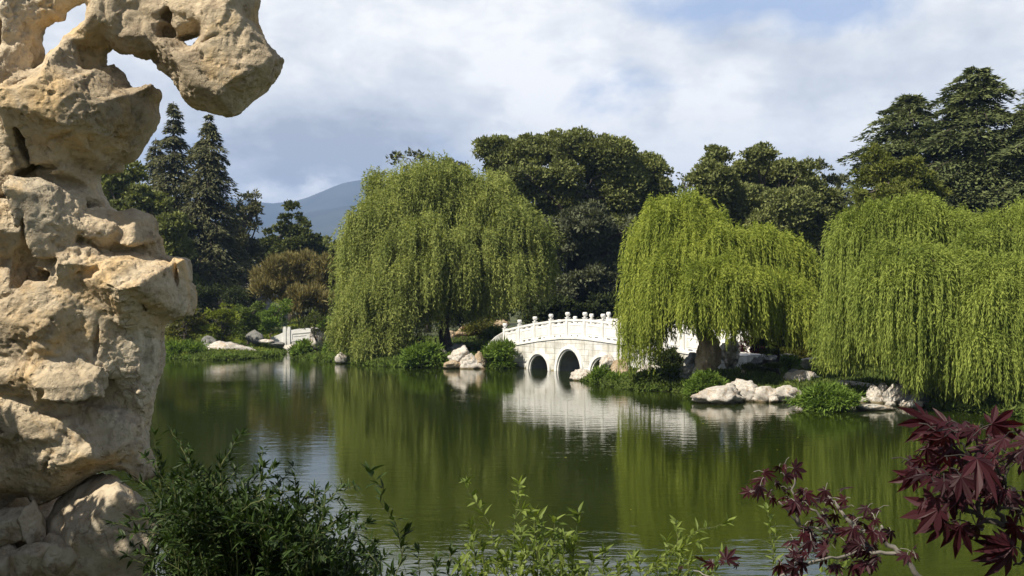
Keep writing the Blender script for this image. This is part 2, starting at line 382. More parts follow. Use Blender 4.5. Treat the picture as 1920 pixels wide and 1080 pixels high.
# haze
hz=MB(); hz.box(-3900,3900,-420,5400,-2.5,560); hm_,nh,oh=newmat('haze_air')
pv=N(nh,'ShaderNodeVolumePrincipled',Density=.0002,Anisotropy=.0); pv.inputs['Color'].default_value=(.36,.56,1,1)
nh.links.new(pv.outputs[0],oh.inputs['Volume'])
h_=hz.build('haze',hm_); tag(h_,'thin blue haze in the air over the valley','haze',kind='stuff')

# ------------------------------------------------------------------ the big scholar's rock
def surface_nets(f, org, h):
    s=f<0; a=s[:-1,:-1,:-1]; same=np.ones(a.shape,bool)
    nx,ny,nz=a.shape
    offs=[(i,j,k) for i in (0,1) for j in (0,1) for k in (0,1)]
    for i,j,k in offs[1:]: same&=(s[i:nx+i,j:ny+j,k:nz+k]==a)
    I,J,K=np.nonzero(~same); m=len(I)
    fv={o:f[I+o[0],J+o[1],K+o[2]] for o in offs}
    acc=np.zeros((m,3)); cnt=np.zeros(m)
    for o in offs:
        for ax in range(3):
            if o[ax]==0:
                q=list(o); q[ax]=1; q=tuple(q)
                fa,fb=fv[o],fv[q]; c=(fa<0)!=(fb<0)
                t=np.where(c,fa/(fa-fb+1e-12),0)
                pt=np.array(o,float)[None]+np.eye(3)[ax][None]*t[:,None]
                acc[c]+=pt[c]; cnt[c]+=1
    V=np.stack([I,J,K],-1)+acc/cnt[:,None]
    idx=np.full(a.shape,-1,np.int64); idx[I,J,K]=np.arange(m)
    Qs=[]
    for ax in range(3):
        b,c=(ax+1)%3,(ax+2)%3
        sl0=[slice(None)]*3; sl1=[slice(None)]*3
        sl0[ax]=slice(0,-1); sl1[ax]=slice(1,None)
        ch=s[tuple(sl0)]!=s[tuple(sl1)]; g=np.array(np.nonzero(ch)).T
        ok=(g[:,b]>0)&(g[:,c]>0)&(g[:,b]<f.shape[b]-1)&(g[:,c]<f.shape[c]-1); g=g[ok]
        def cell(db,dc):
            q=g.copy(); q[:,b]-=db; q[:,c]-=dc; return idx[q[:,0],q[:,1],q[:,2]]
        q=np.stack([cell(1,1),cell(0,1),cell(0,0),cell(1,0)],-1)
        neg=s[g[:,0],g[:,1],g[:,2]]
        q=np.where(neg[:,None],q,q[:,::-1]); Qs.append(q)
    Q=np.concatenate(Qs); Q=Q[(Q>=0).all(1)]
    return np.array(org)+V*h, Q
def poly_sd(poly, X, Y):
    poly=np.array(poly,float); p=np.stack([X,Y],-1); best=np.full(X.shape,1e9); ins=np.zeros(X.shape,bool)
    for i in range(len(poly)):
        a=poly[i]; b=poly[(i+1)%len(poly)]; ab=b-a
        t=np.clip(((p-a)@ab)/(ab@ab+1e-9),0,1); q=a+t[...,None]*ab
        best=np.minimum(best,np.hypot(p[...,0]-q[...,0],p[...,1]-q[...,1]))
        c=((a[1]>p[...,1])!=(b[1]>p[...,1]))&(p[...,0]<(b[0]-a[0])*(p[...,1]-a[1])/(b[1]-a[1]+1e-12)+a[0]); ins^=c
    return np.where(ins,best,-best)     # positive inside
outline=[(490,-60),(490,0),(485,21),(485,41),(492,62),(505,83),(524,101),(539,111),(534,124),(526,140),(513,158),(490,179),(469,197),(459,207),(445,222),(425,222),(399,214),(381,210),(365,207),(352,194),(346,176),(337,168),(329,156),(316,145),(301,130),(290,122),(285,111),(270,114),(254,111),(244,104),(223,101),(207,90),(200,101),(205,111),(200,124),(212,118),(228,127),(243,150),(254,166),(275,171),(294,165),(296,176),(290,192),(294,218),(290,238),(283,257),(270,280),(254,301),(233,311),(228,324),(192,329),(189,342),(194,363),(213,394),(233,399),(259,394),(285,399),(299,415),(298,430),(306,446),(310,477),(337,482),(358,485),(361,508),(360,544),(358,572),(352,592),(316,600),(311,613),(306,639),(303,675),(298,701),(293,738),(285,779),(280,810),(282,841),(293,867),(302,885),(285,896),(272,898),(259,888),(244,878),(223,875),(200,879),(176,890),(140,919),(88,945),(75,938),(67,925),(50,925),(31,933),(23,950),(10,963),(-30,965),(-90,985),(-150,960),(-190,900),(-215,820),(-190,740),(-225,650),(-240,540),(-200,430),(-225,330),(-190,220),(-215,120),(-170,20),(-180,-60)]
holes=[[(74,62),(83,52),(104,44),(122,39),(124,23),(140,13),(155,9),(170,10),(178,22),(174,47),(155,62),(135,73),(124,93),(104,109),(98,127),(89,130),(85,104)],[(345,80),(358,73),(381,65),(384,78),(371,93),(358,93)]]
D0=4.2; PX=D0/F          # one photo pixel at the rock, in metres
def build_rock():
    h=3.3
    gx=np.arange(-250,556,h); gy=np.arange(-70,996,h); gw=np.arange(-120,185,h)
    X2,Y2=np.meshgrid(gx,gy,indexing='ij'); dd=poly_sd(outline,X2,Y2)
    for hl in holes: dd=np.minimum(dd,-poly_sd(hl,X2,Y2))
    def base(Tm,Rr): 
        u=np.clip(dd/Rr,0,1); return Tm*np.sqrt(np.clip(1-(1-u)**2,0,1))
    T=base(40,85)
    # thinner neck for the arm and the hanging block on the top right
    nx,ny,nw_=len(gx),len(gy),len(gw)
    f=np.empty((nx,ny,nw_),np.float32)
    W=gw[None,None,:]
    f[:]=(np.abs(W)-T[...,None])*.75
    f=np.where((dd>0)[...,None],f,np.maximum(f,-dd[...,None])).astype(np.float32)
    rs=np.random.RandomState(11)
    def lump(cx,cy,cw,rx,ry,rw,rot=0,seed=0,k=5.5,fac=.82,sub=False,nf=13):
        nonlocal f
        r2=np.random.RandomState(seed+100)
        R_=max(rx,ry,rw)*1.35+k
        i0,i1=np.searchsorted(gx,[cx-R_,cx+R_]); j0,j1=np.searchsorted(gy,[cy-R_,cy+R_]); k0,k1=np.searchsorted(gw,[cw-R_,cw+R_])
        if i1<=i0 or j1<=j0 or k1<=k0: return
        x,y,w=np.meshgrid(gx[i0:i1]-cx,gy[j0:j1]-cy,gw[k0:k1]-cw,indexing='ij')
        a=R(rot); xr=x*math.cos(a)+y*math.sin(a); yr=-x*math.sin(a)+y*math.cos(a)
        q=np.stack([xr/rx,yr/ry,w/rw],-1)
        wq=q+np.stack([gnoise(q*1.3,seed+5),gnoise(q*1.3,seed+6),gnoise(q*1.3,seed+7)],-1)*.10
        ns=unit(r2.normal(size=(nf,3))+np.array([0,0,.25])); hs=r2.uniform(.72,1.0,nf)
        m=np.full(q.shape[:3],-1e9)
        for nrm,hh_ in zip(ns,hs): m=np.maximum(m,(wq@nrm)/hh_)
        ln=np.sqrt((wq**2).sum(-1)); g=(fac*m+(1-fac)*ln-1)*min(rx,ry,rw)*.85; 
        sub_=f[i0:i1,j0:j1,k0:k1]
        if sub:
            b=-g; hh2=np.clip(.5-.5*(b-sub_)/k*-1,0,1); 
            hh2=np.clip(.5+.5*(b-sub_)/k,0,1); f[i0:i1,j0:j1,k0:k1]=sub_*(1-hh2)+b*hh2+k*hh2*(1-hh2)
        else:
            hh2=np.clip(.5+.5*(sub_-g)/k,0,1); f[i0:i1,j0:j1,k0:k1]=sub_*(1-hh2)+g*hh2-k*hh2*(1-hh2)
    L=[ # cx cy cw rx ry rw rot seed k fac sub nf
     (28,60,25,52,115,50,6,38),(-60,120,30,90,120,60,0,39),(18,150,72,62,52,55,0,8),(62,128,70,26,26,26,0,42,4),(82,166,82,34,36,34,10,7,3.5,.85,False,10),(88,205,70,28,24,26,0,41,3.5),
     (46,275,92,33,102,42,7,5,4,.92,False,9),(-10,330,60,45,85,45,0,9),(105,280,8,40,90,40,0,45),
     (130,135,62,42,56,45,10,2,6,.6),(202,232,90,94,94,80,-10,1,4,.95,False,10),(165,182,118,38,30,34,-12,46,3,.95,False,9),(228,170,92,34,36,34,0,3,4,.9,False,9),(262,225,55,36,60,52,6,34,4,.95,False,9),(280,180,40,22,20,26,0,47,4),
     (140,340,30,70,60,40,0,43),(48,430,100,62,58,58,3,10,4,.95,False,10),(-60,450,60,70,70,70,0,11),
     (142,400,88,56,62,46,-24,12,4,.93,False,9),(205,428,66,44,36,44,18,13,5,.9),(252,402,42,48,20,38,4,48,4,.9),(276,436,44,42,30,42,0,14,4,.9),
     (270,525,66,96,54,74,5,15,5,.93,False,11),(185,500,80,56,40,50,10,16,6,.7),(345,520,30,20,44,36,0,49,4,.9),
     (85,600,66,150,118,82,8,17,10,.55,False,9),(170,590,62,60,80,62,0,50,8,.8,False,9),(-70,650,70,120,120,80,0,20,10,.5),(60,520,66,60,34,40,0,51,6,.7),
     (150,706,104,76,40,52,10,21,5,.85,False,10),(188,712,118,34,26,30,14,52,4,.9,False,9),(70,690,84,70,50,50,0,53,8,.6),
     (262,670,12,56,110,48,0,23,8,.6),(250,610,22,60,60,48,0,54,6,.8),
     (70,775,62,100,62,60,0,24,9,.6),(110,845,50,120,80,62,0,25,8,.7),(215,830,25,80,80,55,0,26,8,.7),(0,880,60,90,70,60,0,27,8,.7),(270,868,18,38,36,36,35,28,4),(-90,830,70,90,110,80,0,29,8,.6),(78,802,96,26,22,24,0,35,4,.8),(52,925,60,34,30,34,0,55,4),
     (230,52,36,86,50,52,4,30,5,.9,False,10),(150,75,30,42,30,34,-20,56,4),(262,85,44,60,30,40,0,57,4,.9),(345,35,25,75,45,45,0,31),(320,110,22,38,42,34,35,37,4),(350,140,28,26,30,28,0,40,4),
     (438,125,36,104,96,66,22,32,6,.9,False,9),(432,28,26,62,78,52,0,33,7,.7)]
    for l in L: lump(*l)
    C=[ (90,503,118,18,44,52,14,50),(118,520,104,26,14,44,8,51),(170,352,84,60,14,44,10,52),(0,262,110,13,24,45,0,53),(215,752,104,72,20,46,6,54),(150,764,110,46,15,38,0,55),(158,668,142,46,6,30,20,56),(192,684,140,22,8,30,44,80),
       (50,797,120,8,6,26,0,57),(72,815,120,6,5,22,0,58),(82,806,120,5,4,22,0,59),(325,70,50,15,18,38,0,58),(330,40,50,10,13,30,0,59),(300,118,45,16,10,28,20,64),(205,88,60,20,8,30,10,81),(120,82,66,30,7,30,-30,82),(222,226,166,8,5,26,0,62),
       (112,330,96,40,12,34,-12,65),(36,377,130,40,7,44,3,66),(104,440,124,6,46,44,6,67),(252,478,118,50,4,30,-8,72),(92,262,112,11,78,44,-4,73),(88,190,112,6,30,34,20,89),(300,560,78,5,30,24,10,90),(345,515,50,4,34,20,-6,91),(215,640,96,5,46,22,8,92),(60,560,140,46,4,18,-24,93),(30,690,130,4,50,18,16,94),(120,870,96,4,40,18,30,95),(430,170,110,5,44,20,-60,96),(250,60,84,4,30,18,14,97),(30,88,72,8,44,40,8,74),(6,85,72,5,44,40,4,83),(255,345,70,30,22,40,0,75),(215,866,84,56,8,34,-10,76),(130,165,120,5,22,26,-25,84),(232,345,70,30,24,40,0,85),(215,300,130,26,5,24,-20,86),(410,95,96,34,4,22,-25,87),(150,880,108,40,5,22,-14,88),(-60,560,100,60,12,60,0,79)]
    for l in C: lump(*l,k=5.0,sub=True,fac=.35)
    # keep everything inside the outline, rounded off towards front and back
    clip=-dd[...,None]+.5*np.maximum(np.abs(W)-38,0)
    k=9.0; hh3=np.clip(.5+.5*(clip-f)/k,0,1); f=f*(1-hh3)+clip*hh3+k*hh3*(1-hh3)-1.0
    f=np.maximum(f,-1e3)
    f[:,:,0]=9; f[:,:,-1]=9; f[0]=9; f[-1]=9; f[:,-1]=9; f[:,0]=9
    V,Q=surface_nets(f,(gx[0],gy[0],gw[0]),h)
    # surface relief along the normals
    me=bpy.data.meshes.new('t'); me.from_pydata(V.tolist(),[],Q.tolist()); 
    nr=np.zeros((len(V),3),np.float32); me.vertices.foreach_get('normal',nr.ravel()); nr=nr.reshape(-1,3)
    nn=np.zeros(len(V)*3,np.float32); me.vertices.foreach_get('normal',nn); nr=nn.reshape(-1,3)
    bpy.data.meshes.remove(me)
    w3=np.stack([gnoise(V/45,21),gnoise(V/45,22),gnoise(V/45,23)],-1)
    rg=np.clip(gnoise(V/75,81)*1.6+.35,0,1)     # rough patches against smooth worn faces
    mk=np.clip(gnoise(V/110,91)*2+.4,0,1); dsp=2.6*fbm(V/46,31,2)-(2+4.5*mk)*np.maximum(fbm(V/52+w3*.55,41,4,True)-.45,0)*2.0+(.7+2.8*rg)*fbm(V/12,51,3)+(.35+1.2*rg)*gnoise(V/5.5,61)-(.4+1.6*rg)*np.maximum(fbm(V/16+w3,65,2,True)-.4,0)*2
    pit=gnoise(V/9,71); dsp-=np.where(gnoise(V/60,75)>.05,np.maximum(pit-.35,0)*14,0)
    V=V+nr*np.clip(dsp,-9,7)[:,None]
    return V,Q
V,Q=build_rock()
def rock_world(V): return np.stack([(V[:,0]-960)*PX, D0-V[:,2]*PX, H-(V[:,1]-YH)*PX],-1)
VW=rock_world(V)
base=np.array([-1.75,D0,1.9])
ro=np_mesh('scholar_rock',VW-base,Q,M['rock'],smooth=True); ro.location=base
tag(ro,"tall eroded tan scholar's rock with holes and an overhanging arm beside the pond",'rock')

# stones that carry it, and all the other boulders
def boulder(name,label,cat,c,r,seed,mat,group=None,rot=0,nf=14,fac=.75,rough=.24,sub=4,erode=0.08,flat=None,parent=None):
    import bmesh
    bm=bmesh.new(); bmesh.ops.create_icosphere(bm,subdivisions=sub,radius=1.0)
    me=bpy.data.meshes.new(name); bm.to_mesh(me); bm.free()
    v=np.zeros(len(me.vertices)*3,np.float32); me.vertices.foreach_get('co',v); v=v.reshape(-1,3).astype(float)
    rs=np.random.RandomState(seed); ns=unit(rs.normal(size=(nf,3))); hs=rs.uniform(.62,1.0,nf)
    q=v+np.stack([gnoise(v*1.3,seed),gnoise(v*1.3,seed+1),gnoise(v*1.3,seed+2)],-1)*.15
    m=np.max((q@ns.T)/hs,axis=1); rad=1/(fac*m+(1-fac))
    p=v*rad[:,None]
    d=fbm(v*1.9,seed+3,4)*rough+fbm(v*2.6,seed+7,4,True)*rough*.8
    if erode: d-=erode*np.maximum(gnoise(v*2.2,seed+9)-.05,0)*1.6; d+=erode*.5*gnoise(v*4.6,seed+12)
    p=p*(1+d)[:,None]*np.array(r)
    if flat is not None: p[:,2]=np.maximum(p[:,2],flat)
    me.vertices.foreach_set('co',p.astype(np.float32).ravel())
    me.polygons.foreach_set('use_smooth',[True]*len(me.polygons)); me.materials.append(mat); me.update()
    o=link(bpy.data.objects.new(name,me),parent); o.location=c; o.rotation_euler=(0,0,R(rot))
    if label: tag(o,label,cat,group)
    return o
def rpx(px,py,d): return tuple(P(px,py,d))
G='stones stacked under the tall rock'
def bstone(label,px,py,rx,ry,d,rd,seed,**k):
    s_=d/F; return boulder('base_stone',label,'stone',rpx(px,py,d),(rx*s_,rd,ry*s_),seed,M['stone_base'],G,sub=5,**k)
bstone('large rounded grey boulder carrying the right end of the tall rock',178,1010,96,118,4.16,.20,31,nf=12,fac=.5,rough=.10)
bstone('narrow upright stone standing at the right edge behind the large base boulder',248,1030,30,98,4.3,.1,32,rough=.1)
bstone('smooth pillar-shaped stone leaning against the left side of the large base boulder',102,1052,36,62,4.0,.08,33,rough=.08)
bstone('small knobbly upright stone in the gap under the tall rock',64,990,22,42,4.03,.06,34,rough=.14)
bstone('rounded stone tucked under the lower left corner of the tall rock',12,985,44,34,4.02,.08,35,rough=.08)
bstone('wedge stone at the lower left corner of the picture below the rounded stone',52,1065,44,52,3.98,.08,36,rough=.1)
bstone('pale stone cut off by the left border at the very bottom',-10,1070,40,60,3.96,.09,37,rough=.1)
boulder('base_stone','broad dark footing stone half hidden behind the smaller base stones','stone',(-1.95,4.45,2.2),(.55,.30,.62),38,M['stone_base'],G,sub=5)
for i,(px,py,rx,ry,d) in enumerate([(150,1230,150,130,4.15),(20,1250,140,130,4.1),(-120,1100,90,240,4.2)]):
    bstone(['buried footing stone below the large base boulder','buried footing stone below the wedge stone','tall footing stone outside the left border'][i],px,py,rx,ry,d,.3,40+i)

# ------------------------------------------------------------------ vegetation builders
def sph(rng,n): return unit(rng.normal(size=(n,3)))
def lobes_points(rng, lobes, d, depth, nsub, sub_r, nleaf, squash=.75, up=.3, sink=0):
    """clumps of leaves on the surfaces of lobes given as (px,py,r_px[,dd])"""
    C=[];Rr=[]
    for lb in lobes:
        px,py,r=lb[:3]; dd=(lb[3] if len(lb)>3 else rng.uniform(-depth,depth)); dl=d+dd; rm=r/F*dl
        c=P(px,py,dl); k=max(3,int(nsub*(r/45.)**2))
        u=sph(rng,k); u[:,2]=np.where(rng.random(k)<.6,np.abs(u[:,2]),u[:,2])
        u[:,1]=np.where(rng.random(k)<.45,-np.abs(u[:,1]),u[:,1])
        q=c+u*rm*rng.uniform(.35,.95,(k,1))*np.array([1,.9,squash+.15])
        C.append(q); Rr.append(rm*rng.uniform(sub_r*.7,sub_r*1.3,k))
    return np.concatenate(C),np.concatenate(Rr)
def clump_leaves(rng, C, Rr, nleaf, L, W, up=.35, squash=.65, ref=1.0, droop=0.0):
    n=np.maximum(4,(nleaf*(Rr/ref)**2).astype(int)); idx=np.repeat(np.arange(len(C)),n); m=len(idx)
    u=sph(rng,m); u[:,2]=np.where(rng.random(m)<.5,np.abs(u[:,2]),u[:,2])
    pos=C[idx]+u*(Rr[idx]*rng.uniform(.25,1.08,m)**.6)[:,None]*np.array([1,1,squash])
    D=unit(u*.8+rng.normal(size=(m,3))*.7+np.array([0,0,up-droop]))
    return leafquads(rng,pos,D,L*rng.uniform(.7,1.3,m),W*rng.uniform(.7,1.3,m),face=u+np.array([0,0,.7])+rng.normal(size=(m,3))*.55)
def limb(rng, a, b, sag=.15, n=7, wob=.06):
    a=np.array(a,float); b=np.array(b,float); t=np.linspace(0,1,n)[:,None]; L=np.linalg.norm(b-a)
    p=a+(b-a)*t; p[:,2]+=(np.sin(t[:,0]*pi)*sag*L); w=rng.normal(size=(n,3))*wob*L*np.sin(t*pi); return p+w
def trunk_mesh(rng, base, top, r, ends, n=9, split=.45):
    mb=MB(); base=np.array(base,float); top=np.array(top,float)
    tp=limb(rng,base,top,0,8,.03); rr=np.linspace(r,r*.3,8); rr[0]*=1.35; mb.tube(tp,rr,n)
    for e in ends:
        t=rng.uniform(split,.95); i=t*7; a=tp[int(i)]+(tp[min(7,int(i)+1)]-tp[int(i)])*(i-int(i))
        mb.tube(limb(rng,a,e,.10,7,.05),np.linspace(r*.42,r*.06,7),6)
    return mb
def broad_tree(label, cat, lobes, d, mat, trunk_px, seed, base_py=None, depth=3.0, nsub=26, sub_r=.34, nleaf=110, L=.3, W=.17, up=.35, squash=.65,
               group=None, name='broadleaf_tree', rt=.35, barkm='bark', crown='crown', droop=0.0, fill=True, toppy=None):
    rng=np.random.default_rng(seed)
    x=P(trunk_px,0,d)[0]; z=gz(x,d) if base_py is None else P(0,base_py,d)[2]
    root=thing(name,label,cat,(x,d,z),0,group); o=np.array([x,d,z])
    C,Rr=lobes_points(rng,lobes,d,depth,nsub,sub_r,nleaf)
    V=clump_leaves(rng,C,Rr,nleaf,L,W,up,squash,1.0,droop)-o
    leaf_object(crown,[V],M[mat],root)
    cen=np.array([P(l[0],l[1],d) for l in lobes]); top=np.array([x+(cen[:,0].mean()-x)*.6,d,cen[:,2].mean()+.3*(cen[:,2].max()-cen[:,2].mean())])
    sel=C[rng.choice(len(C),min(len(C),16+len(lobes)),replace=False)]
    trunk_mesh(rng,(x,d,z-.2),top,rt,sel).build('trunk',M[barkm],root,True).location=(0,0,0)
    # trunk vertices were built in world space
    t=[c for c in root.children if c.name.startswith('trunk')][0]; t.location=tuple(-o)
    return root
def scat(rng,n,x0,x1,y0,y1): return np.stack([rng.uniform(x0,x1,n),rng.uniform(y0,y1,n)],-1)

# ---- willows: strands falling from arching limbs
def willow(label, px, d, domes, bottom, mat, seed, ntass=260, nst=13, leafL=.2, leafW=.042, gap=.07, flare=.30, rt=.32, trunk_lean=0, base_py=None, wide=1.0, top_len=(1.0,3.0), tw=.30, longp=.42, group='weeping willows round the pond'):
    """domes: (px,py,rx,ry,dd) tops of the crown; bottom: [(px,py)] where the curtain ends"""
    rng=np.random.default_rng(seed)
    x=P(px,0,d)[0]; z=gz(x,d) if base_py is None else P(0,base_py,d)[2]; o=np.array([x,d,z])
    root=thing('willow_tree',label,'willow',(x,d,z),0,group)
    bt=np.array(sorted(bottom),float); allV=[]; twigs=MB(); ends=[]
    A=[];O=[]
    tot=sum(q[2]*q[3] for q in domes)
    for dx_,dy_,rx,ry,dd in domes:
        k=int(ntass*rx*ry/tot); dl=d+dd; c=P(dx_,dy_,dl); ax=rx/F*dl; az=ry/F*dl
        ends.append(c+np.array([0,0,az*.3]))
        th=rng.uniform(0,2*pi,k); ph=np.arcsin(rng.uniform(-.25,1,k)**1.0)
        rr=rng.uniform(.72,1.0,k)
        u=np.stack([np.cos(ph)*np.cos(th),np.cos(ph)*np.sin(th),np.sin(ph)],-1)
        # more on the side towards the light and the lake
        flip=(u[:,1]>0)&(rng.random(k)<.55); u[flip,1]*=-1
        A.append(c+u*rr[:,None]*np.array([ax,ax*.85*wide,az])); O.append(u*np.array([1,1,0])+np.array([0,0,.25]))
    A=np.concatenate(A); O=np.concatenate(O)
    for a,out_ in zip(A,O):
        dl=a[1]; apx=960+a[0]/dl*F
        by=np.interp(apx,bt[:,0],bt[:,1]); zb=H-(by-YH)/F*dl; zb=max(zb,.02)
        full=a[2]-zb
        s0=rng.uniform(0,1)
        if s0<longp: Lt=full*rng.uniform(.8,1.02)
        elif s0<longp+.28: Lt=full*rng.uniform(.35,.8)
        else: Lt=min(full,rng.uniform(*top_len))
        Lt=max(Lt,.6)
        n=int(nst*rng.uniform(.6,1.4)); 
        oj=out_*rng.uniform(.5,1.6)
        for s in range(n):
            a2=a+rng.normal(size=3)*np.array([tw,tw,tw*.8]); L=Lt*rng.uniform(.55,1.04); 
            L=min(L,a2[2]-max(zb-.15,.02))
            if L<.3: continue
            m=int(L/gap)+3; t=np.linspace(0,1,m)*L
            reach=rng.uniform(.12,.6)
            h_=reach*(1-np.exp(-t/ .7))
            oo=unit(oj+rng.normal(size=3)*.35); ho=oo.copy(); ho[2]=0
            p=a2+ho*h_[:,None]+np.array([0,0,-1.])*(t-.35*(1-np.exp(-t/.5)))[:,None]
            sw=rng.normal(size=2)*.05; ph_=rng.uniform(0,6); p[:,0]+=sw[0]*np.sin(t*1.3+ph_)*np.minimum(t,1.5); p[:,1]+=sw[1]*np.sin(t*1.1+ph_)*np.minimum(t,1.5)
            p[:,2]=np.maximum(p[:,2],.03)
            dn=np.array([0,0,-1.]); dirs=dn+rng.normal(size=(m,3))*flare+ho*.15
            early=np.exp(-t/.5)[:,None]; dirs=dirs*(1-early)+(oo+rng.normal(size=(m,3))*.5)*early
            allV.append((p,dirs))
    Pp=np.concatenate([q[0] for q in allV]); Dd=np.concatenate([q[1] for q in allV]); m=len(Pp)
    fc=rng.normal(size=(m,3))*.5+np.array([SUN[0],-.7,.2])
    V=leafquads(rng,Pp,Dd,leafL*rng.uniform(.7,1.3,m),leafW*rng.uniform(.7,1.3,m),face=fc)-o
    leaf_object('crown',[V],M[mat],root)
    top=o+np.array([trunk_lean,0,(max(e[2] for e in ends)-z)*.5]); mb=MB()
    tp=limb(rng,o+np.array([0,0,-.3]),top,0,8,.04); rr=np.linspace(rt,rt*.55,8); rr[0]*=1.4; mb.tube(tp,rr,10)
    for e in ends: mb.tube(limb(rng,tp[-1-rng.integers(0,2)],e,.12,8,.05),np.linspace(rt*.42,rt*.1,8),7)
    for e in A[rng.choice(len(A),min(len(A),60),replace=False)]:
        c=min(ends,key=lambda q:np.linalg.norm(q-e)); mb.tube(limb(rng,c-np.array([0,0,.3]),e,.18,7,.05),np.linspace(rt*.14,.012,7),4)
    mb.build('trunk',M['bark'],root,True).location=tuple(-o)
    return root,m

# ---- conifers and cedars
def conifer(label, px, top_py, d, half_px, mat, seed, base_py=None, cat='conifer', name='conifer_tree', group=None, bare=.08, droop=.25, tiers=34, per=7, L=.34, W=.10,
            dens=26, flat=False, top_lean=0, prof=1.0, rt=.3, fan=.34):
    rng=np.random.default_rng(seed); x=P(px,0,d)[0]; z=gz(x,d) if base_py is None else P(0,base_py,d)[2]
    zt=P(0,top_py,d)[2]; Ht=zt-z; o=np.array([x,d,z]); root=thing(name,label,cat,(x,d,z),0,group)
    rm=half_px/F*d; mb=MB(); tp=limb(rng,(x,d,z-.3),(x+top_lean,d,zt),0,10,.006); mb.tube(tp,np.linspace(rt,.03,10),8)
    Ps=[];Ds=[];Fs_=[]
    for i in range(tiers):
        t=bare+(1-bare)*(i+rng.uniform(0,.8))/tiers; zc=z+Ht*t
        if prof<2: rad=rm*(1-t)**(.8*prof)*1.0+.12
        else: rad=rm*np.interp(t,[0,.25,.55,.75,.9,1],[.9,1.0,.95,.72,.45,.12])
        rad*=rng.uniform(.8,1.15)
        for b in range(per):
            th=rng.uniform(0,2*pi); lb=rad*rng.uniform(.55,1.15); 
            if lb<.2: lb=.2
            h=np.array([math.cos(th),math.sin(th),0]); n=max(4,int(lb*3))
            s=np.linspace(0.08,1,n); 
            rise=(.25 if flat else .12)*lb
            br=np.array([x+top_lean*t,d,zc])+h*(s*lb)[:,None]; br[:,2]+=rise*np.sin(s*pi*.6)-droop*lb*s**2
            mb.tube(np.vstack([[x+top_lean*t,d,zc],br[::max(1,n//4)]]),np.linspace(.05+.02*lb/3,.01,len(br[::max(1,n//4)])+1),4)
            side=np.array([-h[1],h[0],0]); k=int(dens*lb)+6
            u=rng.random(k)**.75; w=rng.normal(size=k)*fan*lb*(.25+.75*np.sin(np.clip(u,0,1)*pi*.85))*.6
            c=np.array([x+top_lean*t,d,zc])+h*(u*lb)[:,None]+side*w[:,None]
            c[:,2]+=rise*np.sin(u*pi*.6)-droop*lb*u**2-np.abs(w)*(.25 if flat else .45)+rng.normal(size=k)*(.05 if flat else .10)
            Dv=h+side*(np.sign(w)*.8)[:,None]+rng.normal(size=(k,3))*.35+np.array([0,0,-.25 if flat else -.7])
            Ps.append(c);Ds.append(Dv);Fs_.append(np.tile([0,0,1.],(k,1))+h*.4)
    Pp=np.concatenate(Ps);Dd=np.concatenate(Ds);Ff=np.concatenate(Fs_);m=len(Pp)
    V=leafquads(rng,Pp,Dd,L*rng.uniform(.6,1.3,m),W*rng.uniform(.7,1.3,m),face=Ff+rng.normal(size=(m,3))*.4)-o
    leaf_object('crown',[V],M[mat],root); mb.build('trunk',M['bark'],root,True).location=tuple(-o)
    return root

# ---- low shrubs: a cushion of arching sprays
def shrub(label, c, r, mat, seed, group=None, n=1500, L=.16, W=.05, cat='shrub', name='shrub', droop=.25, lump=8, stems=26, sprays=None):
    rng=np.random.default_rng(seed); c=np.array(c,float); r=np.array(r,float)
    root=thing(name,label,cat,tuple(c),0,group)
    lc=sph(rng,lump)*np.array([.55,.55,.35])+np.array([0,0,.35]); lr=rng.uniform(.40,.62,lump)
    idx=rng.integers(0,lump,n); u=sph(rng,n); u[:,2]=np.abs(u[:,2])*1.0-.15
    pos=lc[idx]+u*(lr[idx]*rng.uniform(.55,1.08,n))[:,None]; pos[:,2]=np.maximum(pos[:,2],-.08)
    pos=pos*r; D=unit(u+rng.normal(size=(n,3))*.55+np.array([0,0,-droop+.25]))
    V=leafquads(rng,pos,D,L*rng.uniform(.6,1.4,n),W*rng.uniform(.7,1.3,n),face=u+np.array([0,0,.8]))
    # thin shoots sticking out
    k=sprays or int(n/40); e=lc[rng.integers(0,lump,k)]+sph(rng,k)*np.array([.6,.6,.3])+np.array([0,0,.25]); Vs=[V]
    for q in e:
        m=9; t=np.linspace(.75,1.18,m)[:,None]; pp=q*t*r; pp[:,2]-=(t[:,0]-.75)**2*r[2]*1.5
        Vs.append(leafquads(rng,pp,unit(q*r)+rng.normal(size=(m,3))*.5,L*1.1,W,face=np.tile([0,0,1.],(m,1))))
    leaf_object('foliage',Vs,M[mat],root)
    mb=MB()
    for i in range(stems):
        q=lc[rng.integers(0,lump)]*r*rng.uniform(.8,1.2,3); mb.tube(limb(rng,(rng.normal()*.1*r[0],rng.normal()*.1*r[1],-.15),q,.1,5,.05),np.linspace(.02,.005,5),4)
    mb.build('stems',M['bark'],root)
    return root

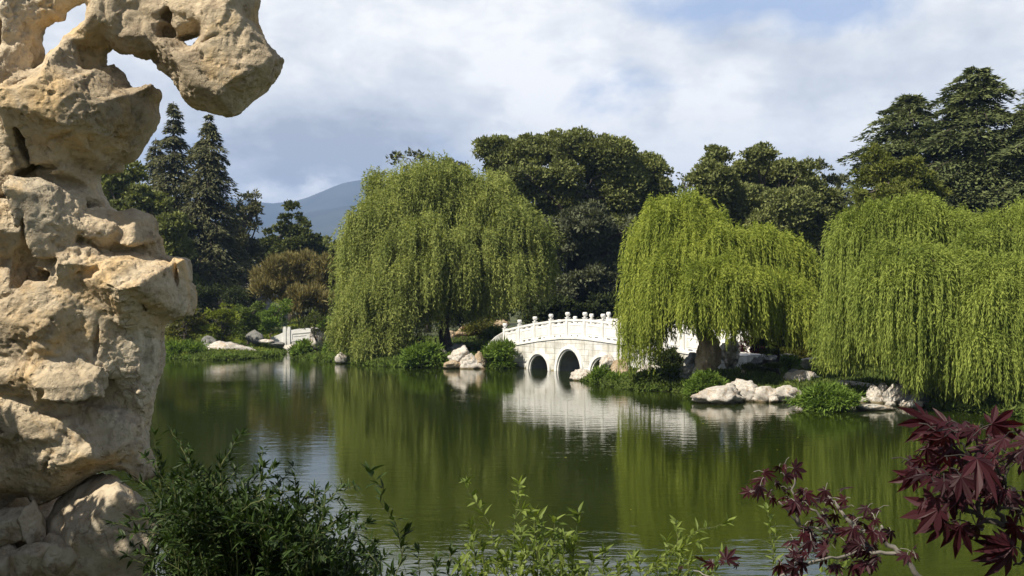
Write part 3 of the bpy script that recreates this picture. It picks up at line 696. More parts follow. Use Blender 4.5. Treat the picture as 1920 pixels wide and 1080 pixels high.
# ------------------------------------------------------------------ the planting
willow('broad grey-green weeping willow on the far shore left of the white bridge',835,71.5,
  [(800,375,85,75,0),(720,430,75,75,-1),(702,520,56,80,-1.5),(880,400,90,70,0),(945,440,80,70,-.5),(985,500,52,70,0),(800,480,90,80,-3),(870,490,75,70,-2.5),(740,345,45,40,1),(720,570,75,70,-3),(810,340,40,42,0),(682,470,35,60,0),(950,520,60,60,-2),(692,590,48,70,-2.5),(668,620,36,50,-3),(715,640,50,40,-4),(745,395,60,45,-1),(900,350,55,40,1),(815,320,26,30,1)],
  [(600,655),(640,668),(700,684),(750,688),(765,640),(800,628),(840,640),(860,610),(900,622),(930,600),(960,612),(1000,590),(1050,560)],
  'willow_left',1,ntass=620,nst=26,leafL=.22,leafW=.058,gap=.10,flare=.7,rt=.42,top_len=(.8,2.6),tw=.30,longp=.24)
willow('bright green weeping willow hanging over the right end of the white bridge',1318,47.5,
  [(1270,420,75,60,0),(1226,490,44,70,-.5),(1330,470,80,55,-1),(1420,480,75,60,0),(1480,500,48,60,0),(1278,520,60,70,-2),(1350,540,75,60,-3),(1450,560,65,55,-2),(1200,560,26,75,-.5),(1290,385,40,28,.5)],
  [(1150,690),(1165,712),(1200,722),(1228,700),(1245,652),(1270,624),(1300,642),(1340,650),(1380,665),(1420,650),(1450,662),(1500,675),(1540,668)],
  'willow_mid',2,ntass=400,nst=24,leafL=.17,leafW=.036,gap=.065,flare=.30,rt=.30,tw=.19,top_len=(.8,2.4))
willow('tall fresh green weeping willow trailing into the pond at the right',1690,41,
  [(1640,440,80,65,0),(1720,425,90,60,0),(1600,600,52,60,1.2),(1700,520,90,80,-2.5),(1745,600,62,70,-3.3),(1655,600,45,55,0),(1620,540,50,70,.8),(1790,460,60,60,0),(1780,540,60,80,-2.5),(1572,640,30,50,1.6)],
  [(1520,660),(1545,700),(1580,712),(1610,708),(1660,706),(1690,715),(1704,760),(1760,772),(1790,785),(1850,780)],
  'willow_right',3,ntass=400,nst=24,leafL=.16,leafW=.034,gap=.062,flare=.26,rt=.34,tw=.17,top_len=(.8,2.8))
willow('rightmost weeping willow cut off by the right border of the picture',1900,40,
  [(1880,450,70,55,0),(1960,430,90,65,0),(1870,560,70,90,-2.5),(1850,640,70,60,-2.8),(1960,560,80,90,-2.5),(1830,500,40,70,-1),(2040,480,70,70,0)],
  [(1780,775),(1850,785),(1900,782),(1960,790),(2100,790)],
  'willow_right',4,ntass=320,nst=24,leafL=.16,leafW=.034,gap=.062,flare=.26,rt=.34,tw=.17,top_len=(.8,2.8))

GB='big trees behind the pond'
broad_tree('large domed dark oak standing between the broad willow and the bridge, tallest in the middle','oak',
 [(930,290,38),(985,298,42),(1040,285,40),(1085,285,42),(1145,300,45),(1205,330,45),(1240,360,28),(1000,350,42),(1060,335,35),(1165,360,50),(1120,330,40),(1215,395,38),(960,340,30),(905,275,18),(1100,455,55),(1040,450,50),(1170,440,50),(1010,420,40),(1060,390,45),(1120,400,45),(960,400,32),(940,330,28)],
 90,'oak',1085,21,depth=3,nsub=110,sub_r=.36,nleaf=230,L=.28,W=.17,rt=.38,group=GB,name='oak_tree')
broad_tree('grey-brown shaded tree with a dim crown right behind the white bridge','tree',
 [(1070,480,50),(1100,430,50),(1020,450,40),(1140,470,45),(1180,440,35),(1020,500,40),(1100,540,60),(1160,520,50),(1040,560,50),(1190,500,40),(1000,560,40)],
 84,'grey_tree',1090,22,depth=2,nsub=26,nleaf=400,L=.34,W=.18,rt=.4,group=GB)
broad_tree('sparse grey-leaved tree peeping out above the top left of the broad willow','tree',
 [(742,296,16),(770,292,14),(790,300,16),(835,312,22),(865,325,22),(880,360,28),(760,318,12),(820,350,25)],
 100,'grey_tree',800,23,depth=2,nsub=55,nleaf=192,L=.36,W=.2,rt=.25,group=GB)
broad_tree('wide dark oak filling the gap between the bright willow and the cedars','oak',
 [(1345,300,28),(1335,345,40),(1385,330,30),(1425,300,30),(1470,325,32),(1430,345,42),(1400,385,45),(1500,360,40),(1480,400,50),(1440,440,48),(1370,430,45),(1530,420,42),(1540,470,45),(1500,490,50),(1330,400,30),(1555,520,40),(1450,500,50),(1350,380,45),(1390,355,40),(1460,370,45),(1510,320,22),(1325,320,22),(1530,380,40),(1575,420,35),(1320,430,40)],
 84,'oak2',1430,24,depth=3,nsub=115,sub_r=.36,nleaf=230,L=.27,W=.165,rt=.36,group=GB,name='oak_tree')
broad_tree('thin grey-green tree between the wide oak and the cedars','tree',
 [(1540,320,22),(1560,345,26),(1575,380,28),(1520,345,18),(1570,440,30),(1585,500,30)],
 88,'grey_tree',1560,25,depth=1.5,nsub=36,nleaf=272,L=.32,W=.17,rt=.2,group=GB)
broad_tree('half-bare grey tree with naked twigs between the two oaks','tree',
 [(1265,330,14),(1290,345,20),(1310,330,14),(1275,365,22),(1300,395,26),(1250,395,20)],
 94,'grey_tree',1285,26,depth=1.5,nsub=30,nleaf=160,L=.3,W=.15,rt=.2,barkm='bark_pale',group=GB)
broad_tree('lighter green bushy tree in front of the cedars above the right willow','tree',
 [(1640,300,26),(1665,330,34),(1625,345,30),(1705,320,26),(1720,350,34),(1685,370,40),(1640,385,35),(1750,370,30),(1605,370,22),(1610,420,30)],
 68,'lighttree',1670,27,depth=2,nsub=34,nleaf=720,L=.25,W=.12,rt=.25,group=GB)
conifer('dark layered cedar left of the tallest cedar',1705,178,82,150,'cedar',31,cat='cedar',name='cedar_tree',flat=True,prof=3,tiers=34,per=9,L=.42,W=.13,dens=62,droop=.30,bare=.12,rt=.5,group='cedars',fan=.42)
conifer('tallest dark layered cedar near the right border',1835,128,78,158,'cedar',32,cat='cedar',name='cedar_tree',flat=True,prof=3,tiers=38,per=9,L=.42,W=.13,dens=62,droop=.30,bare=.12,rt=.55,group='cedars',fan=.42)
conifer('cedar cut off by the right border above the rightmost willow',1968,150,74,140,'cedar',33,cat='cedar',name='cedar_tree',flat=True,prof=3,tiers=34,per=9,L=.42,W=.13,dens=60,droop=.30,bare=.12,rt=.5,group='cedars',fan=.42)
GC='tall dark conifers behind the left shore'
conifer('tall ragged conifer just right of the scholar\'s rock, left of its twin',325,190,104,82,'conifer',41,droop=.42,tiers=40,per=8,dens=40,L=.42,W=.13,rt=.35,group=GC,prof=.9)
conifer('tall ragged conifer in the middle of the left shore, right of its twin',390,215,98,92,'conifer',42,droop=.42,tiers=42,per=9,dens=42,L=.42,W=.13,rt=.35,group=GC,prof=.8)
conifer('slender greyish conifer half hidden behind the two tall ones',292,258,112,60,'conifer',43,droop=.4,tiers=34,per=7,dens=36,L=.4,W=.13,rt=.3,group=GC,prof=.8)
broad_tree('round dark pine to the right of the two tall conifers','pine',
 [(458,375,14),(476,372,15),(440,395,20),(470,400,22),(485,392,10),(450,425,26),(478,428,16),(440,460,30),(468,470,26),(440,500,30),(420,440,26),(425,520,30)],
 108,'conifer',460,44,depth=1.5,nsub=70,nleaf=368,L=.36,W=.14,rt=.3,name='pine_tree',group=GC)
broad_tree('dark broadleaf tree showing between the rock and the conifers','tree',
 [(215,345,35),(250,335,30),(205,380,35),(260,375,35),(240,410,40),(300,390,32),(320,430,36),(280,450,40),(330,480,40),(300,520,45),(350,540,40),(220,440,40)],
 94,'oak',260,45,depth=2,nsub=60,sub_r=.26,nleaf=420,L=.34,W=.22,rt=.4,group=GC)
broad_tree('tree with dark rounded leaf pads in front of the mountains','tree',
 [(546,392,15),(538,412,14),(560,415,14),(522,430,13),(575,425,12),(505,436,10),(545,440,22),(585,440,14),(515,460,20),(560,465,26),(535,480,30),(500,470,18),(590,470,18),(598,448,10)],
 116,'padtree',548,46,depth=1.5,nsub=60,nleaf=400,sub_r=.42,L=.38,W=.26,rt=.35,group='trees on the skyline left')
broad_tree('low dark trees on the skyline left of the broad willow','tree',
 [(600,455,20),(615,475,24),(640,470,24),(585,490,22),(625,500,30),(660,490,26)],
 122,'oak',615,47,depth=2,nsub=44,nleaf=352,L=.4,W=.26,rt=.3,group='trees on the skyline left')
broad_tree('dim bushy tree on the slope between the pine and the bamboo','tree',
 [(450,500,26),(480,490,26),(500,500,24),(465,530,26),(430,540,26),(490,520,24)],
 118,'grey_tree',470,48,depth=2,nsub=40,nleaf=320,L=.4,W=.22,rt=.3,group='trees on the skyline left')
# bamboo thicket
rb=broad_tree('tan and golden bamboo thicket left of the broad willow','bamboo',
 [(490,535,26),(515,512,26),(545,500,24),(575,498,24),(605,505,24),(500,550,30),(540,540,36),(580,535,36),(620,535,30),(560,565,30),(600,570,30),(635,555,24)],
 92,'bamboo',555,49,depth=2,nsub=60,nleaf=480,sub_r=.3,L=.55,W=.10,up=1.3,squash=1.1,rt=.08,name='bamboo_thicket',barkm='stem')
# dark understorey that closes the view under the crowns
GU='shaded undergrowth trees behind the bridge and willows'
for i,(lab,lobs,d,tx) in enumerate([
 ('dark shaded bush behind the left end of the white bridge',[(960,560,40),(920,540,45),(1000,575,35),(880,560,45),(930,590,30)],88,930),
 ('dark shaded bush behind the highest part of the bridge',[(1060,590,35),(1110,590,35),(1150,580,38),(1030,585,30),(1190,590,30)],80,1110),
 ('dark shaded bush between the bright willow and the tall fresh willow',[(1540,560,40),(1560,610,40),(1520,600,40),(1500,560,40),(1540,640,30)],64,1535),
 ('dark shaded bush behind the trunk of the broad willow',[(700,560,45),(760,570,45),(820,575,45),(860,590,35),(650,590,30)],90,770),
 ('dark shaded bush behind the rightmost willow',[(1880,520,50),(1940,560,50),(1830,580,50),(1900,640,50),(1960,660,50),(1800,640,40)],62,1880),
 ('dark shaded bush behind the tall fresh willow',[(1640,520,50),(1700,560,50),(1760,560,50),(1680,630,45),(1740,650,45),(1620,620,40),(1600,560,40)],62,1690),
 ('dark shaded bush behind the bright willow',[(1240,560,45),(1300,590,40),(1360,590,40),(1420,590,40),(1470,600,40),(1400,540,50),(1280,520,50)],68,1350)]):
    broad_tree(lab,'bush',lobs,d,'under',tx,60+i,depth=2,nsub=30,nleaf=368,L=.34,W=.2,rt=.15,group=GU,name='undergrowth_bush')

# small trees and shrubs on the left shore
GL='small trees on the left shore'
for i,(lab,lobs,d,tx,m_,nl) in enumerate([
 ('olive-green small tree just right of the rock above the shore',[(330,605,20),(355,590,24),(350,620,24),(320,630,18),(372,612,20),(345,640,16)],80,345,'shrub_olive',90),
 ('yellow-green maple-like small tree on the left shore',[(400,595,18),(425,600,22),(415,625,24),(435,620,18),(395,622,18),(425,640,16)],80,418,'shrub_yellow',90),
 ('thin tree with yellowish young leaves at its tip on the left shore',[(422,578,12),(436,582,12),(430,596,14)],84,430,'shrub_yellow',60),
 ('dark green small tree between the yellow-green tree and the small bridge',[(455,590,22),(470,610,24),(450,620,20),(480,580,18),(462,640,16)],83,463,'shrub_dark',90),
 ('mid-green small tree left of the small white bridge',[(500,595,20),(522,590,22),(510,615,22),(490,620,18),(535,575,16)],86,508,'shrub',80),
 ('dark green shrub on the slope above the small white bridge',[(555,575,18),(580,580,20),(600,590,14),(540,590,14)],94,570,'shrub_dark',80),
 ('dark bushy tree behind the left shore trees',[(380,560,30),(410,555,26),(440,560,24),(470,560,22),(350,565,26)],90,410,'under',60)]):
    broad_tree(lab,'small tree',lobs,d,m_,tx,80+i,depth=1.0,nsub=60,nleaf=nl*8,sub_r=.36,L=.2,W=.09,rt=.09,group=GL,name='small_tree')

# ------------------------------------------------------------------ the white marble bridge
wmb,n4,o4=newmat('white_marble_blocks')
t4=N(n4,'ShaderNodeTexCoord'); s4=N(n4,'ShaderNodeSeparateXYZ'); n4.links.new(t4.outputs['Object'],s4.inputs[0])
c4=N(n4,'ShaderNodeCombineXYZ'); n4.links.new(s4.outputs[0],c4.inputs[0]); n4.links.new(s4.outputs[2],c4.inputs[1])
br4=N(n4,'ShaderNodeTexBrick',Scale=1.0); br4.inputs['Brick Width'].default_value=.75; br4.inputs['Row Height'].default_value=.30; br4.inputs['Mortar Size'].default_value=.008
br4.inputs['Color1'].default_value=(.80,.79,.76,1); br4.inputs['Color2'].default_value=(.60,.60,.58,1); br4.inputs['Mortar'].default_value=(.26,.25,.22,1)
n4.links.new(c4.outputs[0],br4.inputs['Vector'])
nn4=N(n4,'ShaderNodeTexNoise',Scale=1.7,Detail=8.0,Roughness=.65); n4.links.new(t4.outputs['Object'],nn4.inputs['Vector'])
# stained low on the wall, where the water stands
low=ramp(n4,math_(n4,'ADD',s4.outputs[2],math_(n4,'MULTIPLY',nn4.outputs[0],.12)),[(.06,(1,1,1)),(.16,(0,0,0))])
cc=mixc(n4,br4.outputs[0],(.70,.67,.60),ramp(n4,nn4.outputs[0],[(.40,(.8,.8,.8)),(.60,(0,0,0))]),'MULTIPLY')
mp4=N(n4,'ShaderNodeMapping'); mp4.inputs['Scale'].default_value=(5.0,5.0,.5); n4.links.new(t4.outputs['Object'],mp4.inputs[0])
st4=N(n4,'ShaderNodeTexNoise',Scale=1.0,Detail=6.0); n4.links.new(mp4.outputs[0],st4.inputs['Vector'])
cc=mixc(n4,cc,(.60,.60,.57),ramp(n4,st4.outputs[0],[(.54,(0,0,0)),(.68,(.8,.8,.8))]),'MULTIPLY')
cc=mixc(n4,cc,(.30,.24,.10),low)
p4=N(n4,'ShaderNodeBsdfPrincipled',Roughness=.6); n4.links.new(cc,p4.inputs['Base Color'])
b4=N(n4,'ShaderNodeBump',Strength=.5,Distance=.01); n4.links.new(br4.outputs['Fac'],b4.inputs['Height']); b4.invert=True; n4.links.new(b4.outputs[0],p4.inputs['Normal'])
n4.links.new(p4.outputs[0],o4.inputs[0])
wmp,n5,o5=newmat('white_marble_plain'); t5=N(n5,'ShaderNodeTexCoord'); nn5=N(n5,'ShaderNodeTexNoise',Scale=2.4,Detail=7.0); n5.links.new(t5.outputs['Object'],nn5.inputs['Vector'])
p5=N(n5,'ShaderNodeBsdfPrincipled',Roughness=.5); n5.links.new(ramp(n5,nn5.outputs[0],[(.3,(.64,.63,.60)),(.6,(.82,.81,.79))]),p5.inputs['Base Color']); n5.links.new(p5.outputs[0],o5.inputs[0])
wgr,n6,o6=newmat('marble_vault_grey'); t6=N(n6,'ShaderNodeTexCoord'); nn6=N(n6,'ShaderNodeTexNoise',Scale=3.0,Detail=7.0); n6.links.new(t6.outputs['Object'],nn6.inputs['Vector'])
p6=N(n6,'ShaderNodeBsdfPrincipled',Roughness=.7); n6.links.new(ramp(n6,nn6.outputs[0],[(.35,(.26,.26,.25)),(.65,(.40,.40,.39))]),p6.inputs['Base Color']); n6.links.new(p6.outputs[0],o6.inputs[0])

bz=math.atan2(BD[1],BD[0])       # local x runs along the face towards us, local y into the bridge
bridge=thing('marble_bridge','white marble three-arched footbridge with a carved balustrade crossing the pond','bridge',(BS[0],BS[1],0),bz)
def deck(s): return np.interp(s,[-1,0,.6,3.0,5,6.1,7.2,8.5,11,14,17,19],[1.05,1.22,1.31,1.62,1.80,1.84,1.82,1.75,1.60,1.42,1.22,1.1])
WID=3.0
arches=[(3.12,.93,.86),(5.86,1.08,1.22),(8.62,.93,.90)]      # centre, half width, height above water
def archz(s,a,g=0):
    c,hw,hh_=a; r=1-((s-c)/(hw+g))**2
    return (hh_+g+.0)*math.sqrt(r) if r>0 else None
SE=16.9
ss=sorted(set([round(v,3) for v in np.linspace(0,SE,140)]+[round(a[0]+sg*a[1],3) for a in arches for sg in (-1,1)]+[round(a[0]+a[1]*math.cos(t),3) for a in arches for t in np.linspace(0,pi,26)]))
mb=MB()
for yy,fl in ((0,0),(WID,1)):
    for a,b in zip(ss[:-1],ss[1:]):
        m=(a+b)/2; zb=[-1.2,-1.2]
        for A_ in arches:
            if abs(m-A_[0])<A_[1]: zb=[max(archz(a,A_) or 0,0)-.001,max(archz(b,A_) or 0,0)-.001]
        q=[(a,yy,zb[0]),(b,yy,zb[1]),(b,yy,deck(b)),(a,yy,deck(a))]; mb.add(q,[(0,1,2,3) if not fl else (3,2,1,0)])
for s_,f_ in ((0,0),(SE,1)): mb.add([(s_,0,-1.2),(s_,WID,-1.2),(s_,WID,deck(s_)),(s_,0,deck(s_))],[(3,2,1,0)])
mb.build('wall',wmb,bridge)
mb=MB()
for a,b in zip(ss[:-1],ss[1:]): mb.add([(a,-.05,deck(a)),(b,-.05,deck(b)),(b,WID+.05,deck(b)),(a,WID+.05,deck(a)),(a,-.05,deck(a)-.10),(b,-.05,deck(b)-.10),(b,WID+.05,deck(b)-.10),(a,WID+.05,deck(a)-.10)],[(0,1,2,3),(4,5,1,0),(3,2,6,7)])
mb.build('deck',wmp,bridge)
for A_ in arches:
    T_=np.linspace(0,pi,30)
    mb=MB()
    V_=[(A_[0]+A_[1]*math.cos(t),y,A_[2]*math.sin(t)) for y in (.0,WID) for t in T_]; mb.add(V_,[(i,i+1,30+i+1,30+i) for i in range(29)])
    for sg in (-1,1): mb.add([(A_[0]+sg*A_[1],0,0),(A_[0]+sg*A_[1],WID,0),(A_[0]+sg*A_[1],WID,-1),(A_[0]+sg*A_[1],0,-1)],[(0,1,2,3)])
    mb.build('arch_vault',wgr,bridge,True)
    mb=MB()
    for g0,g1,y0,y1 in ((-.015,.16,-.10,.02),(-.10,-.02,-.02,.10)):
        prof=[(g0,y1),(g0,y0),(g1,y0),(g1,y1)]; V_=[]
        for t in np.concatenate([[-.25],T_,[pi+.25]]):
            tt=min(max(t,0),pi); ex=-.6 if (t<0 or t>pi) else 0
            for g_,y in prof: V_.append((A_[0]+(A_[1]+g_)*math.cos(tt),y,(A_[2]+g_)*math.sin(tt)+ex))
        n_=len(V_)//4; mb.add(V_,[(i*4+k,i*4+(k+1)%4,(i+1)*4+(k+1)%4,(i+1)*4+k) for i in range(n_-1) for k in range(4)])
    mb.build('arch_ring',wmp,bridge)
posts=[-.42+1.49*k for k in range(13)]; posts=[p for p in posts if p>-.6]
postme=None
def post_mesh():
    mb=MB(); mb.box(-.088,.088,-.088,.088,-.14,1.0); mb.box(-.108,.108,-.108,.108,1.0,1.04); return mb
fin=MB(); fin.lathe([(.05,-.012),(.075,.02),(.06,.04),(.11,.08),(.13,.14),(.128,.21),(.105,.25),(.085,.26)],n=16)
pm=None
def panel(s0,s1,y,dk=deck,h=.95,par=bridge):
    a,b=s0+.10,s1-.10; L=b-a; mb=MB()
    za,zb_=dk(s0),dk(s1)
    fn=lambda x,yy,z:(x,yy,z+za+(zb_-za)*(x-s0)/(s1-s0))
    mb.box(a,b,y-.085,y+.085,.84,h,fn)                       # hand rail
    for c_ in (0,.5,1): 
        w_=.20 if c_==.5 else .24; x0=a+c_*(L-w_); mb.box(x0,x0+w_,y-.05,y+.05,.74,.84,fn); mb.box(x0,x0+w_,y-.05,y+.05,.03,.12,fn)
    mb.box(a,b,y-.05,y+.05,.12,.74,fn); mb.box(a,b,y-.075,y+.075,-.02,.03,fn)
    for z0,z1 in ((.20,.23),(.62,.65)): mb.box(a+.14,b-.14,y-.066,y-.0501,z0,z1,fn)
    for x0 in (a+.14,b-.17): mb.box(x0,x0+.03,y-.066,y-.0501,.232,.618,fn)
    return mb.build('balustrade_panel',wmp,par)
for y in (.12,WID-.12):
    for i,p in enumerate(posts):
        if p>SE: continue
        if pm is None:
            po=post_mesh().build('post',wmp,bridge); fo=fin.build('finial',wmp,po,True); fo.location=(0,0,1.05); pm=po; pf=fo
        else:
            po=pm.copy(); link(po,bridge); fo=pf.copy(); link(fo,po); fo.location=(0,0,1.05)
        po.location=(p,y,deck(p)); po.parent=bridge
    for a,b in zip(posts[:-1],posts[1:]):
        if b<=SE: panel(a,b,y)
# splayed wing wall on the left end
mb=MB(); wv=np.array([-.62,.0]);
mb=MB(); pts=[(-.55,.10,1.15,1.95),(-.70,-.3,.9,1.70),(-.80,-.6,.55,1.40),(-.88,-.85,.2,1.02)]
for (x0,y0,b0,t0),(x1,y1,b1,t1) in zip(pts[:-1],pts[1:]):
    mb.add([(x0,y0,-.3),(x1,y1,-.3),(x1,y1,t1),(x0,y0,t0),(x0-.18,y0+.06,-.3),(x1-.18,y1+.06,-.3),(x1-.18,y1+.06,t1),(x0-.18,y0+.06,t0)],[(0,1,2,3),(7,6,5,4),(3,2,6,7),(0,4,5,1)])
mb.add([(pts[-1][0],pts[-1][1],-.3),(pts[-1][0]-.18,pts[-1][1]+.06,-.3),(pts[-1][0]-.18,pts[-1][1]+.06,.85),(pts[-1][0],pts[-1][1],.85)],[(0,1,2,3)])
mb.build('wing_wall',wmb,bridge)
# approach block under the first post so that nothing floats
mb=MB(); mb.box(-.7,-.002,.004,WID-.004,-1.2,1.17); mb.build('abutment',wmb,bridge)

# small white bridge far left
d2=84.; s2=d2/F
sb=thing('low_stone_bridge','small low white stone bridge with two carved panels across the narrow inlet at the left','bridge',(P(523,0,d2)[0],d2,0),R(-4))
def top2(x): return np.interp(x,[-1.0,0,.5,1.5,2.6,3.6,5.0,6.0],[.9,1.25,1.5,1.68,1.72,1.66,1.35,.95])
mb=MB(); xs2=np.linspace(-.6,5.8,40)
for y0,y1 in ((0,.18),(1.6,1.78)):
    mb=MB()
    for a,b in zip(xs2[:-1],xs2[1:]):
        def bot(x): return top2(x)-.78
        mb.add([(a,y0,bot(a)),(b,y0,bot(b)),(b,y0,bot(b)+.86),(a,y0,bot(a)+.86),(a,y1,bot(a)),(b,y1,bot(b)),(b,y1,bot(b)+.86),(a,y1,bot(a)+.86)],[(0,1,2,3),(7,6,5,4),(3,2,6,7),(0,4,5,1)])
    mb.build('parapet',wmp,sb)
mb=MB()
for a,b in zip(xs2[:-1],xs2[1:]):
    def un(x): return max(-.6, top2(x)-1.05-.9*abs((x-2.6)/2.6)**2.2)
    mb.add([(a,.03,un(a)),(b,.03,un(b)),(b,.03,top2(b)-.80),(a,.03,top2(a)-.80),(a,1.75,un(a)),(b,1.75,un(b)),(b,1.75,top2(b)-.80),(a,1.75,top2(a)-.80)],[(0,1,2,3),(7,6,5,4),(3,2,6,7),(0,4,5,1)])
mb.build('deck_slab',wmb,sb)
for x0 in (.42,.74):
    mb=MB(); mb.box(x0-.11,x0+.11,-.06,.20,.3,1.78); mb.box(x0-.085,x0+.085,-.035,.175,1.78,1.90); mb.build('post',wmp,sb)
for x0,x1 in ((1.0,2.35),(2.75,4.1)):
    mb=MB(); fn=lambda x,y,z:(x,y,z+top2(x)); mb.box(x0,x1,-.02,-.001,-.26,-.20,fn); mb.box(x0+.1,x1-.3,-.02,-.001,-.45,-.42,fn); mb.box(x0,x0+.03,-.02,-.001,-.62,-.28,fn)
    mb.build('carved_relief',wgr,sb)

